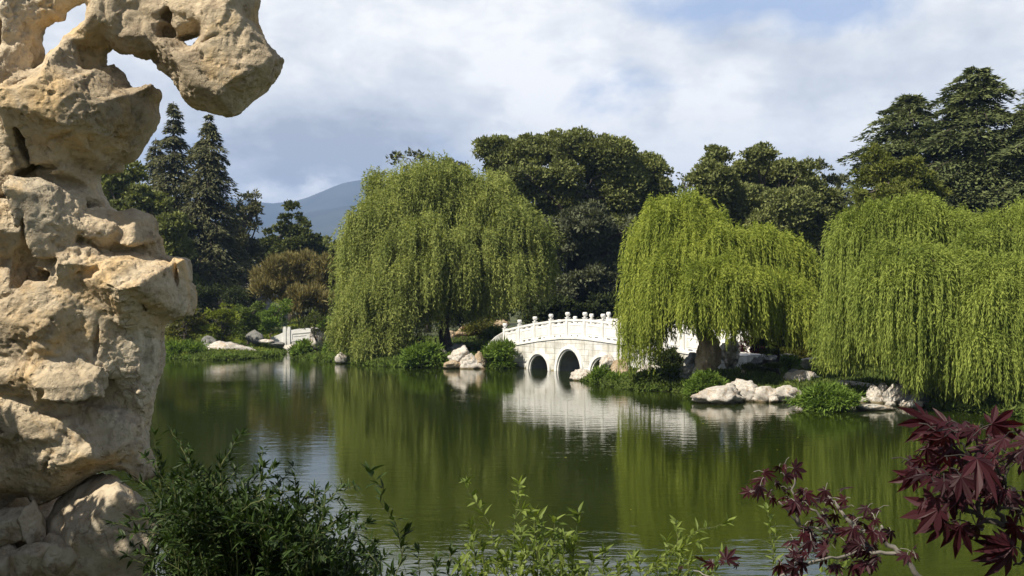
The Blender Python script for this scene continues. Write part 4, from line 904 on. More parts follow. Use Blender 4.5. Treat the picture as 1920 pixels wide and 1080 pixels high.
# ------------------------------------------------------------------ boulders on the shores
def wrock(name,label,px,py,rx,ry,mat,seed,group='pale boulders along the waterline',d=None,rd=None,**k):
    """px,py: centre in the photo, rx,ry half sizes in photo px"""
    dd=d or WD(py+ry*.75); s_=dd/F
    return boulder(name,label,'rock',tuple(P(px,py,dd)),(rx*s_*1.12,(rd or (rx+ry)*.55)*s_,ry*s_*1.28),seed,M[mat],group,**k)
GR='pale boulders on the right-hand shore'; GLr='boulders on the left shore'; GM='boulders left of the white bridge'
RK=[('long low white boulder lapped by the water at the left end of the rock group',1352,744,36,16,'shore',1,GR,dict(erode=.12)),
 ('blocky white boulder at the waterline, second of the front row from the left',1395,738,26,18,'shore',2,GR,dict(erode=.15)),
 ('squarish white boulder at the waterline in the middle of the front row',1430,741,23,15,'shore',3,GR,{}),
 ('flat-topped white boulder at the waterline right of the middle of the front row',1470,742,30,14,'shore',4,GR,{}),
 ('low pale stone at the waterline just before the green cushion shrub',1502,746,18,9,'shore',5,GR,{}),
 ('large pointed boulder with a small dark stone on its top',1494,720,33,22,'shore',6,GR,dict(fac=.8)),
 ('small pale stone above the long low boulder',1360,722,13,8,'shore',7,GR,{}),
 ('pinkish upright stone in the middle of the rock group',1398,716,13,14,'shore_tan',8,GR,{}),
 ('second pinkish upright stone beside the yellow moss',1420,714,12,14,'shore_tan',9,GR,{}),
 ('thin grey stone like a small bird perched above the rock group',1409,703,5,9,'shore_grey',10,GR,dict(sub=3)),
 ('flat grey slab lying behind the rock group',1396,708,16,4,'shore_grey',11,GR,dict(sub=3)),
 ('pale stone wedged behind the middle boulders',1438,713,14,8,'shore',12,GR,{}),
 ('small white stone left of the pinkish stones',1378,718,9,7,'shore',13,GR,dict(sub=3)),
 ('white boulder on the grass under the tall fresh willow',1524,681,23,10,'shore',14,GR,dict(d=50)),
 ('low grey boulder in the shade behind the bonsai pine',1455,675,26,9,'shore_grey',15,GR,dict(d=52)),
 ('dark grey boulder in the shade left of the bonsai pine',1408,678,22,9,'shore_grey',16,GR,dict(d=52)),
 ('flat grey-white boulder right of the green cushion shrub',1607,734,28,14,'shore',17,GR,dict(erode=.1)),
 ('round pale stone leaning by the dark hollow between two boulders',1640,744,14,14,'shore',18,GR,{}),
 ('tall cream boulder under the willow curtain at the right end of the rock group',1678,744,20,17,'shore',19,GR,dict(erode=.2)),
 ('cream boulder with a dark hollow left of the tall one at the right end',1656,741,14,15,'shore',55,GR,dict(erode=.3)),
 ('broad pale boulder between the green cushion shrub and the hollow',1590,727,20,11,'shore',56,GR,dict(erode=.15)),
 ('pale rock on the waterline right behind the green cushion shrub',1528,738,22,10,'shore',57,GR,{}),
 ('pale stone at the water edge under the right willow strands',1712,760,14,7,'shore',58,GR,dict(sub=3)),
 ('low wet stone under the round pale stone',1635,765,30,5,'shore',20,GR,dict(sub=3)),
 ('shaded stone glimpsed through the right willow curtain',1722,752,22,12,'shore_grey',21,GR,{}),
 ('shaded grey boulder behind the rightmost willow curtain',1840,760,30,12,'shore_grey',22,GR,{}),
 ('small pale stone glimpsed between hanging willow strands',1688,692,10,8,'shore',23,GR,dict(d=46,sub=3)),
 ('white boulder in the water in front of the bridge',1089,706,17,9,'shore',24,'boulders under the right end of the bridge',dict(erode=.1)),
 ('upright white rock half hiding the third arch of the bridge',1137,682,13,14,'shore',25,'boulders under the right end of the bridge',dict(erode=.2,d=54)),
 ('pinkish boulder right of the upright rock at the third arch',1158,693,16,14,'shore_tan',26,'boulders under the right end of the bridge',dict(erode=.15,d=52)),
 ('pale boulder behind the willow fringe right of the third arch',1215,702,24,14,'shore',27,'boulders under the right end of the bridge',dict(d=51)),
 ('dark grey boulder at the foot of the tan column rock',1292,698,18,12,'shore_grey',28,'boulders under the right end of the bridge',dict(d=47)),
 ('round dark stone in the hollow beside the tan column rock',1303,678,14,13,'shore_grey',29,'boulders under the right end of the bridge',dict(d=49)),
 ('pale stone at the base of the tan column rock',1310,703,11,8,'shore',30,'boulders under the right end of the bridge',dict(d=46.5,sub=3)),
 ('wide cream boulder at the waterline on the left shore',422,659,35,13,'shore',31,GLr,dict(rd=20)),
 ('grey angular boulder above the left shore',390,647,17,11,'shore_grey',32,GLr,dict(d=79)),
 ('small white stone touching the water next to the rock arm shore',312,667,9,3,'shore',33,GLr,dict(sub=3)),
 ('grey boulder under the trees near the small bridge',483,636,13,7,'shore_grey',34,GLr,dict(d=82,sub=3)),
 ('pale flat stone under the trees near the small bridge',494,640,9,3,'shore',35,GLr,dict(d=81,sub=3)),
 ('white stone at the mouth of the narrow inlet',545,651,12,5,'shore',36,GLr,dict(d=80,sub=3)),
 ('flat grey stone left of the narrow inlet',520,646,14,4,'shore_grey',37,GLr,dict(d=81,sub=3)),
 ('dark low rock at the waterline right of the cream boulder',478,664,16,5,'shore_grey',38,GLr,dict(sub=3)),
 ('small pale stone in the ground cover above the dark low rock',473,654,5,3,'shore',39,GLr,dict(d=79,sub=2)),
 ('small slanting white rock at the waterline under the broad willow',640,672,9,8,'shore',40,GM,dict(d=68,sub=3)),
 ('white rock among the leaves at the left foot of the broad willow',652,650,7,7,'shore',41,GM,dict(d=73,sub=3)),
 ('bright white rocks seen through the broad willow curtain',737,637,13,7,'shore',42,GM,dict(d=74,sub=3)),
 ('pale rock in the leaves beside the standing rock at the inlet',616,648,6,5,'shore',43,GM,dict(d=74,sub=3)),
 ('flat orange-tinted stone at the waterline left of the mushroom-shaped boulder',846,684,15,7,'shore_tan',44,GM,dict(d=62.8)),
 ('mushroom-shaped white boulder at the waterline left of the bridge',861,670,18,11,'shore',45,GM,dict(erode=.15,d=63.2)),
 ('knobbly white boulder at the waterline left of the bridge',882,679,16,12,'shore',46,GM,dict(erode=.2,d=62.8)),
 ('pinkish boulder next to the green shrub left of the bridge',900,680,12,11,'shore_tan',47,GM,dict(erode=.15,d=62.8)),
 ('white boulder behind the green cushion shrub under the broad willow',826,660,10,7,'shore',48,GM,dict(d=67,sub=3)),
 ('dark shaded boulders under the trunk of the broad willow',857,655,16,8,'shore_grey',49,GM,dict(d=69)),
 ('long tan boulder behind the little sign',880,620,24,8,'shore_tan',50,GM,dict(d=82)),
 ('tan rock behind the willow trunk near the sandy path',842,628,12,6,'shore_tan',51,GM,dict(d=84,sub=3)),
 ('upper golden rock pile on the slope left of the bridge',938,596,16,7,'shore_tan',52,GM,dict(d=86,erode=.2)),
 ('lower golden rock pile on the slope left of the bridge',940,607,13,6,'shore_tan',53,GM,dict(d=85,erode=.2)),
 ('golden rock at the top left of the rock pile',918,592,9,5,'shore_tan',54,GM,dict(d=87,sub=3)),
]
rgs=np.random.default_rng(19)
for i,(px,py) in enumerate([(1340,733),(1372,727),(1386,725),(1410,729),(1448,727),(1463,728),(1515,728),(1382,746),(1413,749),(1450,750),(1488,748),(1575,738),(1620,752),(1600,748),(1668,760),(1630,728),(1695,758),(1330,752)]):
    wrock('small_stone','small pale stone wedged between the larger boulders of the right shore',px,py,rgs.uniform(5,10),rgs.uniform(4,7),'shore',260+i,'small stones among the right boulders',sub=3)
for lab,px,py,rx,ry,m_,sd,gr,k in RK: wrock('shore_boulder',lab,px,py,rx,ry,m_,200+sd,gr,**k)
wrock('capstone','small grey-brown stone resting on top of the large pointed boulder',1489,700,13,6,'shore_grey',301,GR,d=wrock and WD(720+22*.75),sub=3)
wrock('standing_rock','tall eroded pale standing rock with a hollow beside the inlet',592,640,14,20,'shore',302,GM,d=76,erode=.3,rd=10)
wrock('column_rock','tan column-like garden rock below the right end of the bridge',1325,668,17,38,'shore_tan',303,'boulders under the right end of the bridge',d=46.4,erode=.25,rd=16)
wrock('pale_garden_rock','white flaky rock behind the willow fringe right of the column rock',1370,660,16,20,'shore',304,'boulders under the right end of the bridge',d=49,erode=.3,rd=14)

# ------------------------------------------------------------------ shrubs, covers
def shr(lab,px,py,rx,ry,mat,seed,d=None,group='cushion shrubs on the shores',dens=1.0,**k):
    dd=d or WD(py+ry)+.4*rx/F*WD(py+ry); s_=dd/F; z=P(0,py+ry*.9,dd)[2]
    return shrub(lab,(P(px,0,dd)[0],dd,max(z,.0)),(rx*s_,rx*s_*.8,ry*2*s_*.95),mat,seed,group,n=int(rx*ry*4.2*dens),**k)
shr('bright green feathery cushion shrub by the water in front of the broad willow',796,670,40,21,'shrub',1,d=63.6,L=.3,W=.085,droop=.6)
shr('feathery green shrub touching the left end of the bridge',940,668,32,24,'shrub',2,d=62.8,L=.3,W=.085,droop=.5)
shr('dark fine-leaved shrub between the boulders and the sign',905,652,34,12,'shrub_dark',3,d=70,L=.24,W=.07)
shr('rounded green shrub leaning over the water in front of the right rock group',1552,751,60,20,'shrub',4,L=.2,W=.055,dens=1.3,droop=.5)
shr('bright green shrub left of the long low white boulder',1327,722,42,24,'shrub',5,L=.2,W=.055,dens=1.2)
shr('dark green shrub at the water under the bright willow',1255,712,48,20,'shrub_dark',6,L=.2,W=.055,dens=1.2)
shr('small green shrub between the upright rock and the bright willow',1165,712,26,12,'shrub',7,L=.2,W=.055)
shr('small green shrub next to the white boulder in front of the bridge',1128,706,20,15,'shrub',8,L=.2,W=.055)
shr('green fringe shrub below the bright willow curtain',1205,716,26,14,'shrub_dark',9,L=.2,W=.055)
shr('feathery green cushion shrub on the left shore beside the tall rock',350,656,38,16,'shrub',10,L=.32,W=.09,droop=.5)
shr('lighter green cover shrub at the foot of the tall rock on the far shore',318,650,28,12,'shrub_yellow',11,L=.3,W=.09)
shr('green cushion shrub left of the standing rock at the inlet',570,656,24,15,'shrub',12,L=.3,W=.085)
shr('green cushion shrub right of the standing rock at the inlet',622,658,28,17,'shrub',13,L=.3,W=.085)
shr('bushy green shrub with pale tips above the standing rock',622,622,24,22,'shrub',14,d=77,L=.26,W=.08)
shr('green shrub in front of the right foot of the broad willow curtain',665,662,20,14,'shrub_dark',15,L=.3,W=.085)
shr('low dark green shrub at the waterline left of the inlet',500,655,30,9,'shrub_dark',16,L=.28,W=.08)
shr('dull olive bush on the slope behind the little sign',900,618,34,14,'shrub_olive',17,d=80,L=.26,W=.08)
shr('second dull olive bush on the slope near the golden rocks',925,632,26,12,'shrub_dark',18,d=76,L=.26,W=.08)
shr('dark red leaved shrub in the shade between the white rock and the bonsai pine',1408,648,26,20,'red',19,d=53,L=.16,W=.08,dens=1.4)
shr('olive brushy shrub behind the bonsai pine',1500,655,34,22,'shrub_olive',20,d=54,L=.2,W=.06)
shr('small green tuft between the bonsai pine and the white boulder',1480,680,20,10,'shrub',21,d=48,L=.2,W=.06)
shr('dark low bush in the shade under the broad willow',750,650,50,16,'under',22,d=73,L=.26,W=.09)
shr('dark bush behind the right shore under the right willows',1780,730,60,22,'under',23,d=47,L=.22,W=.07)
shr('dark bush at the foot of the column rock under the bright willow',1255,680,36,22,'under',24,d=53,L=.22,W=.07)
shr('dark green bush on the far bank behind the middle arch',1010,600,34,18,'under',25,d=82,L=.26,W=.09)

def cover(name,label,cells,mat,seed,n,L,W,hgt=.12,cat='ground cover'):
    rng=np.random.default_rng(seed); out_=[]
    for (px,py,rx,ry) in cells:
        k=int(n*rx*ry/1000.); a=rng.uniform(0,2*pi,k); r=np.sqrt(rng.random(k))
        qx=px+rx*r*np.cos(a); qy=py+ry*r*np.sin(a); dd=H*F/(qy-YH)*.94
        X_=(qx-960)/F*dd; sdv=sdist(X_,dd); ok=sdv>.12; X_=X_[ok]; dd=dd[ok]
        Zg=ground(X_,dd); hh_=hgt*(1+.9*gnoise(np.stack([X_*1.3,dd*1.3,X_*0],-1)))
        pos=np.stack([X_,dd,Zg+rng.uniform(-.03,1,len(X_))*np.maximum(hh_,.03)],-1)
        D=sph(rng,len(X_))+np.array([0,-.15,.7]); out_.append(leafquads(rng,pos,D,L*rng.uniform(.6,1.3,len(X_)),W,face=np.tile([0,-.4,1.],(len(X_),1))))
    o=leaf_object(name,out_,M[mat]); tag(o,label,cat,kind='stuff'); return o
cover('moss','yellow-green mossy ground cover behind the right rock group',[(1450,712,50,12),(1545,705,60,18),(1400,702,30,8),(1500,690,60,10),(1590,715,40,12)],'cover_yellow',1,16000,.11,.05,.10)
cover('grass','green grass and low leaves along the left shore',[(430,652,110,13),(330,655,45,14),(500,650,60,9),(620,640,50,22),(560,640,20,10)],'shrub_yellow',2,16000,.2,.07,.2)
cover('undergrowth','dark low leaves along the shaded shore under the willows',[(720,665,110,16),(900,655,60,18),(1250,715,120,16),(1330,715,60,20),(1560,725,90,18),(1750,755,160,20),(1650,700,120,20)],'shrub_dark',3,9000,.17,.06,.22)
cover('hillside_grass','pale grass on the slope beyond the inlet',[(600,600,60,12),(560,612,60,10),(640,598,40,10)],'shrub_yellow',4,26000,.3,.09,.2)

def strip(label,px0,px1,mat,seed,n,L,W,hgt,smax):
    rng=np.random.default_rng(seed); out_=[]
    X_=rng.uniform(-26,26,n*6); Y_=rng.uniform(34,92,n*6); px=960+X_/Y_*F; ok=(px>px0)&(px<px1); X_=X_[ok];Y_=Y_[ok]; sdv=sdist(X_,Y_)
    ok=(sdv>-.05)&(sdv<smax)&(rng.random(len(X_))<np.exp(-np.maximum(sdv,0)/(smax*.6))); X_=X_[ok];Y_=Y_[ok];sdv=sdv[ok]
    den=gnoise(np.stack([X_*.6,Y_*.6,X_*0+seed],-1)); ok=den>-.35; X_=X_[ok];Y_=Y_[ok];den=den[ok]
    k=6; X_=np.repeat(X_,k)+rng.normal(size=len(X_)*k)*.13; Y_=np.repeat(Y_,k)+rng.normal(size=len(Y_)*k)*.13; den=np.repeat(den,k); m=len(X_)
    pos=np.stack([X_,Y_,np.maximum(ground(X_,Y_),0)+rng.uniform(-.02,1,m)*hgt*(.6+den)],-1); D=sph(rng,m)+np.array([0,-.3,.5])
    o=leaf_object('shore_plants',[leafquads(rng,pos,D,L*rng.uniform(.6,1.3,m),W,face=np.tile([0,-.5,1.],(m,1)))],M[mat]); tag(o,label,'ground cover',kind='stuff')
strip('low green plants along the edge of the left shore',250,960,'shrub',71,26000,.2,.06,.30,2.2)
strip('low green plants along the edge of the right shore',1080,1960,'shrub',72,24000,.14,.045,.24,1.8)
strip('dull grassy cover on the garden ground behind the shores',250,1960,'shrub_dark',73,60000,.24,.07,.22,14)

# bonsai pine with flat pads on the right shore
def bonsai():
    rng=np.random.default_rng(5); d=46.5; b=P(1463,727,d); b[2]=max(b[2],.1)
    root=thing('bonsai_pine','small trained pine with a curved dark trunk and flat needle pads behind the pointed boulder','pine',tuple(b))
    ctl=[(1463,727),(1464,712),(1458,698),(1455,684),(1460,668),(1458,650),(1462,632),(1465,615)]
    pts=np.array([P(x_,y_,d) for x_,y_ in ctl])-b; mb=MB(); mb.tube(pts,np.linspace(.11,.03,8),8)
    pads=[(1465,612,26,7),(1440,630,24,6),(1490,628,26,6),(1425,645,20,5),(1470,645,30,6),(1500,648,20,5),(1445,662,22,5),(1405,690,18,6),(1430,694,18,5),(1450,688,14,4)]
    C=[];Vs=[]
    for x_,y_,rx,ry in pads:
        c=P(x_,y_,d+rng.uniform(-.4,.4))-b; j=min(range(8),key=lambda i:abs(pts[i][2]-c[2]+.1)); mb.tube(limb(rng,pts[j],c,.08,6,.03),np.linspace(.045,.012,6),5)
        n=420; u=sph(rng,n); pos=c+u*np.array([rx/F*d,rx/F*d*.8,ry/F*d])*rng.uniform(.3,1.05,(n,1)); Vs.append(leafquads(rng,pos,u*.6+np.array([0,0,.8])+rng.normal(size=(n,3))*.4,.16,.035))
    mb.build('trunk',M['bark_dark'],root,True); leaf_object('crown',Vs,M['pine'],root)
bonsai()
def spine():
    rng=np.random.default_rng(6); d=75.5; b=P(593,624,d)
    root=thing('small_pine','tiny pine with thin layered branches rising behind the standing rock','pine',tuple(b-np.array([0,0,.6])))
    o=b-np.array([0,0,.6]); mb=MB(); mb.tube(np.array([P(593,640,d),P(588,620,d),P(592,605,d),P(590,592,d)])-o,[.06,.05,.03,.015],6); Vs=[]
    for x_,y_,rx,ry in [(590,592,8,4),(575,600,12,4),(604,602,12,4),(570,612,10,4),(610,614,12,4),(585,606,10,3),(598,622,14,4)]:
        c=P(x_,y_,d)-o; mb.tube([np.array(P(590,y_+6,d))-o,c],[.025,.01],4); n=130; u=sph(rng,n)
        Vs.append(leafquads(rng,c+u*np.array([rx/F*d,rx/F*d,ry/F*d])*rng.uniform(.3,1,(n,1)),u+np.array([0,0,.7]),.2,.05))
    mb.build('trunk',M['bark_dark'],root,True); leaf_object('crown',Vs,M['pine'],root)
spine()

# little sign on two posts, path posts with a rope, far building
wood,n7,o7=newmat('dark_brown_paint'); p7=N(n7,'ShaderNodeBsdfPrincipled',Roughness=.6); nz7=N(n7,'ShaderNodeTexNoise',Scale=20.0); n7.links.new(ramp(n7,nz7.outputs[0],[(.3,(.035,.016,.01)),(.7,(.07,.03,.018))]),p7.inputs['Base Color']); n7.links.new(p7.outputs[0],o7.inputs[0])
d=80.; b=P(870.5,628,d); zg=gz(b[0],d)
sg=thing('garden_sign','small dark brown square sign on two posts by the sandy path','sign',(b[0],d,zg))
zt=P(0,612,d)[2]-zg
for x0 in (-.13,.13):
    mb=MB(); mb.tube([(x0*1.0,0,-.1),(x0,0,zt+.05)],.025,6); mb.build('post',wood,sg)
mb=MB(); mb.box(-.16,.16,-.03,.0-.026,zt-.30,zt+.06); mb.build('board',wood,sg)
pale,n8,o8=newmat('sign_lettering_tan'); p8=N(n8,'ShaderNodeBsdfPrincipled',Roughness=.6); p8.inputs['Base Color'].default_value=(.35,.16,.10,1); n8.links.new(p8.outputs[0],o8.inputs[0])
mb=MB()
for x0,x1,z0,z1 in ((-.08,.08,-.05,-.03),(-.08,.08,-.19,-.17),(-.08,-.06,-.17,-.05),(.06,.08,-.17,-.05),(-.01,.01,-.15,-.07)): mb.box(x0,x1,-.036,-.0302,zt+z0,zt+z1)
mb.build('square_emblem',pale,sg)
for i,(px,py) in enumerate([(851,627),(915,648),(756,640),(817,632)]):
    dd=79-i*1.2; x0=P(px,0,dd)[0]; z0=gz(x0,dd); mb=MB(); mb.tube([(x0,dd,z0-.1),(x0,dd,z0+.75)],[.045,.04],7); mb.lathe([(.05,.75),(.05,.79),(.02,.82)],(x0,dd,z0))
    o=mb.build('path_post',M['bark_dark'],None,True); tag(o,['thin dark post by the path left of the little sign','thin dark post at the slope between the sign and the bridge','dark post in the shade under the broad willow','dark post just left of the sandy path'][i],'post','posts along the garden path')
sand,n9,o9=newmat('sandy_path'); p9=N(n9,'ShaderNodeBsdfPrincipled',Roughness=.95); g9=N(n9,'ShaderNodeNewGeometry'); nz9=N(n9,'ShaderNodeTexNoise',Scale=3.0,Detail=7.0); n9.links.new(g9.outputs['Position'],nz9.inputs['Vector']); n9.links.new(ramp(n9,nz9.outputs[0],[(.35,(.30,.23,.15)),(.65,(.46,.38,.27))]),p9.inputs['Base Color']); n9.links.new(p9.outputs[0],o9.inputs[0])
px_=np.linspace(-9,-1.5,26); cy=80+2.2*np.sin((px_+6)*.4); V_=[];
for w_ in (-1.1,-.4,.4,1.1):
    V_.append(np.stack([px_,cy+w_,ground(px_,cy+w_)+.03],-1))
V_=np.concatenate(V_); Q_=[(j*26+i,j*26+i+1,(j+1)*26+i+1,(j+1)*26+i) for j in range(3) for i in range(25)]
o=np_mesh('path',V_,np.array(Q_),sand,smooth=True); tag(o,'sandy garden path beyond the broad willow','path',kind='structure')
d=120.; c=P(445,524,d); gb=thing('garden_building','low grey wall with flat roof edge just visible left of the bamboo','building',(c[0]+1,d,gz(c[0],d)))
zt=P(0,518,d)[2]-gz(c[0],d); mb=MB(); mb.box(-3.2,2.0,0,3,-.5,zt-.25); mb.build('wall',M['shore_grey'],gb); mb=MB(); mb.box(-3.4,2.2,-.2,3.2,zt-.25,zt); mb.build('roof',M['shore_grey'],gb)

# ------------------------------------------------------------------ foreground shrub, sprigs and maples
def leaf3(rng,C,D,L,W,face,curl=.18):
    """pointed leaf of four quads folded along its midrib -> (n*... ) as quads"""
    n=len(C); D=unit(D); S=unit(np.cross(D,unit(face)+rng.normal(size=(n,3))*.3)); Nn=np.cross(S,D); L=L[:,None]; W=W[:,None]
    def pt(t,w,dn): return C+D*L*t+S*W*w-Nn*L*dn
    mid=[pt(0,0,0),pt(.35,0,.02+curl*.1),pt(.7,0,curl*.45),pt(1,0,curl)]
    l1=pt(.35,.5,-.03+curl*.1); l2=pt(.7,.32,-.02+curl*.45); r1=pt(.35,-.5,-.03+curl*.1); r2=pt(.7,-.32,-.02+curl*.45)
    Vv=np.stack([mid[0],mid[1],mid[2],mid[3],l1,l2,r1,r2],1)
    q=np.array([[0,4,4+0,1]])
    F3=np.array([[0,1,4],[1,2,5],[1,5,4],[2,3,5],[0,6,1],[1,6,7],[1,7,2],[2,7,3]])
    return Vv,F3
def leaf3_object(name,lst,mat,parent):
    V_=np.concatenate([l[0] for l in lst]); F3=lst[0][1]; n=len(V_); k=V_.shape[1]
    Q_=(F3[None]+(np.arange(n)*k)[:,None,None]).reshape(-1,3)
    return np_mesh(name,V_.reshape(-1,3),Q_,M[mat] if isinstance(mat,str) else mat,parent)
def stems_shrub(label,cat,name,base,tips,mat,seed,leafL,leafW,gap,r0=.004,side=3,group=None,whorl=3,lean=.12,stemmat='stem',top_extra=True,noise=.02):
    rng=np.random.default_rng(seed); base=np.array(base,float); root=thing(name,label,cat,tuple(base),0,group); mb=MB(); out_=[]
    for tip in tips:
        tip=np.array(tip,float); st=base+rng.normal(size=3)*np.array([.12,.12,.0]); st=np.array([st[0]*.4+tip[0]*.6,st[1]*.5+tip[1]*.5,base[2]])
        c=limb(rng,st,tip,lean*rng.uniform(-.5,.6),12,noise); Lc=np.linalg.norm(np.diff(c,axis=0),axis=1).sum()
        mb.tube(c-base,np.linspace(r0,r0*.35,12),4,False)
        branches=[(c,.25)]
        for _ in range(side):
            i=rng.integers(4,11); dr=unit(rng.normal(size=3)*np.array([1,1,.4])+np.array([0,0,.9])); ln=Lc*rng.uniform(.10,.26); bb=limb(rng,c[i],c[i]+dr*ln,.1,7,.03); mb.tube(bb-base,np.linspace(r0*.5,r0*.25,7),3,False); branches.append((bb,.1))
        for bb,st_ in branches:
            seg=np.linalg.norm(np.diff(bb,axis=0),axis=1); cum=np.concatenate([[0],np.cumsum(seg)]); tot=cum[-1]; s_=np.arange(st_*tot,tot,gap)
            s_=np.concatenate([np.repeat(s_,whorl),np.full(5 if top_extra else 1,tot*.995)])+rng.normal(size=len(s_)*whorl+(5 if top_extra else 1))*gap*.2
            s_=np.clip(s_,0,tot*.999); pos=np.stack([np.interp(s_,cum,bb[:,k]) for k in range(3)],-1); ax=unit(bb[-1]-bb[0]); m=len(s_)
            Dv=unit(unit(rng.normal(size=(m,3))-0*ax)*.85+ax*.75+np.array([0,0,.05])); out_.append(leaf3(rng,pos-base,Dv,leafL*rng.uniform(.55,1.25,m),leafW*rng.uniform(.7,1.2,m),Dv*0+np.array([0,0,1.])+rng.normal(size=(m,3))*.3))
    mb.build('stems',M[stemmat],root,True); leaf3_object('foliage',out_,mat,root); return root
rng=np.random.default_rng(77)
# leafy bush at the foot of the rock, shade put into its leaf colour
tips=[]
for i in range(640):
    px=320+380*rng.random(); topy=np.interp(px,[215,280,320,380,430,480,540,600,640,700],[900,850,880,900,925,930,960,985,1040,1078]); py=topy+8+abs(rng.normal())*75; dd=rng.uniform(3.3,4.6); tips.append(P(px,py,dd))
for px,py in [(290,812),(352,838),(410,862),(440,880),(553,890),(590,912),(600,975),(640,1025),(300,850),(375,882),(285,915),(560,925),(480,915),(520,940),(700,1048)]: tips.append(P(px,py,rng.uniform(3.5,4.2)))
stems_shrub('dense green leafy bush, shade put into its leaf colour, beside the foot of the tall rock','bush','leafy_bush',(-.72,4.15,1.75),tips,'fg',7,.036,.0105,.022,side=3,r0=.0045)
tips=[P(x_,y_,dd) for x_,y_,dd in [(760,995,3.0),(785,1030,3.0),(815,1050,3.2),(735,1065,3.2),(845,1035,3.1),(700,1072,3.3),(860,1062,3.2)]]
stems_shrub('thin dark arching shoots left of the bright sprigs at the bottom edge','sprig','leafy_sprig',(-.25,3.0,1.85),tips,'fg',8,.038,.011,.028,side=4,r0=.003,group='leafy sprigs along the bottom edge')
tips=[P(x_,y_,dd) for x_,y_,dd in [(975,905,2.7),(1000,955,2.7),(885,985,2.6),(905,1020,2.6),(950,1040,2.6),(1010,990,2.7),(1085,960,2.6),(1060,1000,2.6),(1040,975,2.8),(930,1050,2.6),(1075,1030,2.6),(1000,1040,2.7),(1110,1045,2.7),(870,1050,2.7),(1030,1050,2.6),(975,1060,2.6)]]
stems_shrub('bright yellow-green sprigs catching the sun at the bottom centre','sprig','leafy_sprig',(.05,2.6,1.85),tips,'fg_light',9,.031,.009,.019,side=4,r0=.0026,group='leafy sprigs along the bottom edge')
tips=[P(x_,y_,dd) for x_,y_,dd in [(1130,1035,2.8),(1160,1060,2.8),(1195,1040,2.8),(1230,1050,2.9),(1275,1035,2.9),(1290,1052,2.9),(1180,1070,2.9),(1250,1068,2.9),(1310,1065,2.9),(1140,1075,2.9),(1455,998,3.2),(1500,1060,3.2)]]
stems_shrub('low loose yellow-green sprigs right of the bottom centre','sprig','leafy_sprig',(.4,2.85,1.85),tips,'fg_light',10,.030,.009,.020,side=4,r0=.0026,group='leafy sprigs along the bottom edge')
# unseen evergreen bush added beyond the left border to shade the rock's foot
hb=shrub('unseen dense evergreen bush added beyond the left border to shade the foot of the tall rock',(-2.78,3.12,1.75),(.95,.85,2.02),'fg',91,None,n=42000,L=.07,W=.03,cat='bush',name='leafy_bush',lump=12,stems=14)

def maple_leaf():
    angs=[0,36,-36,72,-72,112,-112]; lens={0:1,36:.93,72:.72,112:.42}
    order=sorted(angs); pts=[(0,-.03)]
    # outline from the left basal lobe to the right basal lobe
    out_=[]
    for i,a in enumerate(order):
        L_=lens[abs(a)]; ar=R(a); dx,dy=math.sin(ar),math.cos(ar); nx_,ny_=dy,-dx; w=.115*L_+.02
        if i==0: out_.append((dx*.10-nx_*.05,dy*.10-ny_*.05))
        out_+= [(dx*L_*.36-nx_*w*.85,dy*L_*.36-ny_*w*.85),(dx*L_*.62-nx_*w,dy*L_*.62-ny_*w),(dx*L_*.84-nx_*w*.42,dy*L_*.84-ny_*w*.42),(dx*L_,dy*L_),(dx*L_*.84+nx_*w*.42,dy*L_*.84+ny_*w*.42),(dx*L_*.62+nx_*w,dy*L_*.62+ny_*w),(dx*L_*.36+nx_*w*.85,dy*L_*.36+ny_*w*.85)]
        if i<len(order)-1:
            mid=R((a+order[i+1])/2); l2=.24*(L_+lens[abs(order[i+1])])/2+.06; out_.append((math.sin(mid)*l2,math.cos(mid)*l2))
        else: out_.append((dx*.10+nx_*.05,dy*.10+ny_*.05))
    V_=np.array([(0,0)]+out_); n=len(out_); Ft=np.array([(0,i+2,i+1) for i in range(n-1)]); return V_,Ft
MLV,MLF=maple_leaf()
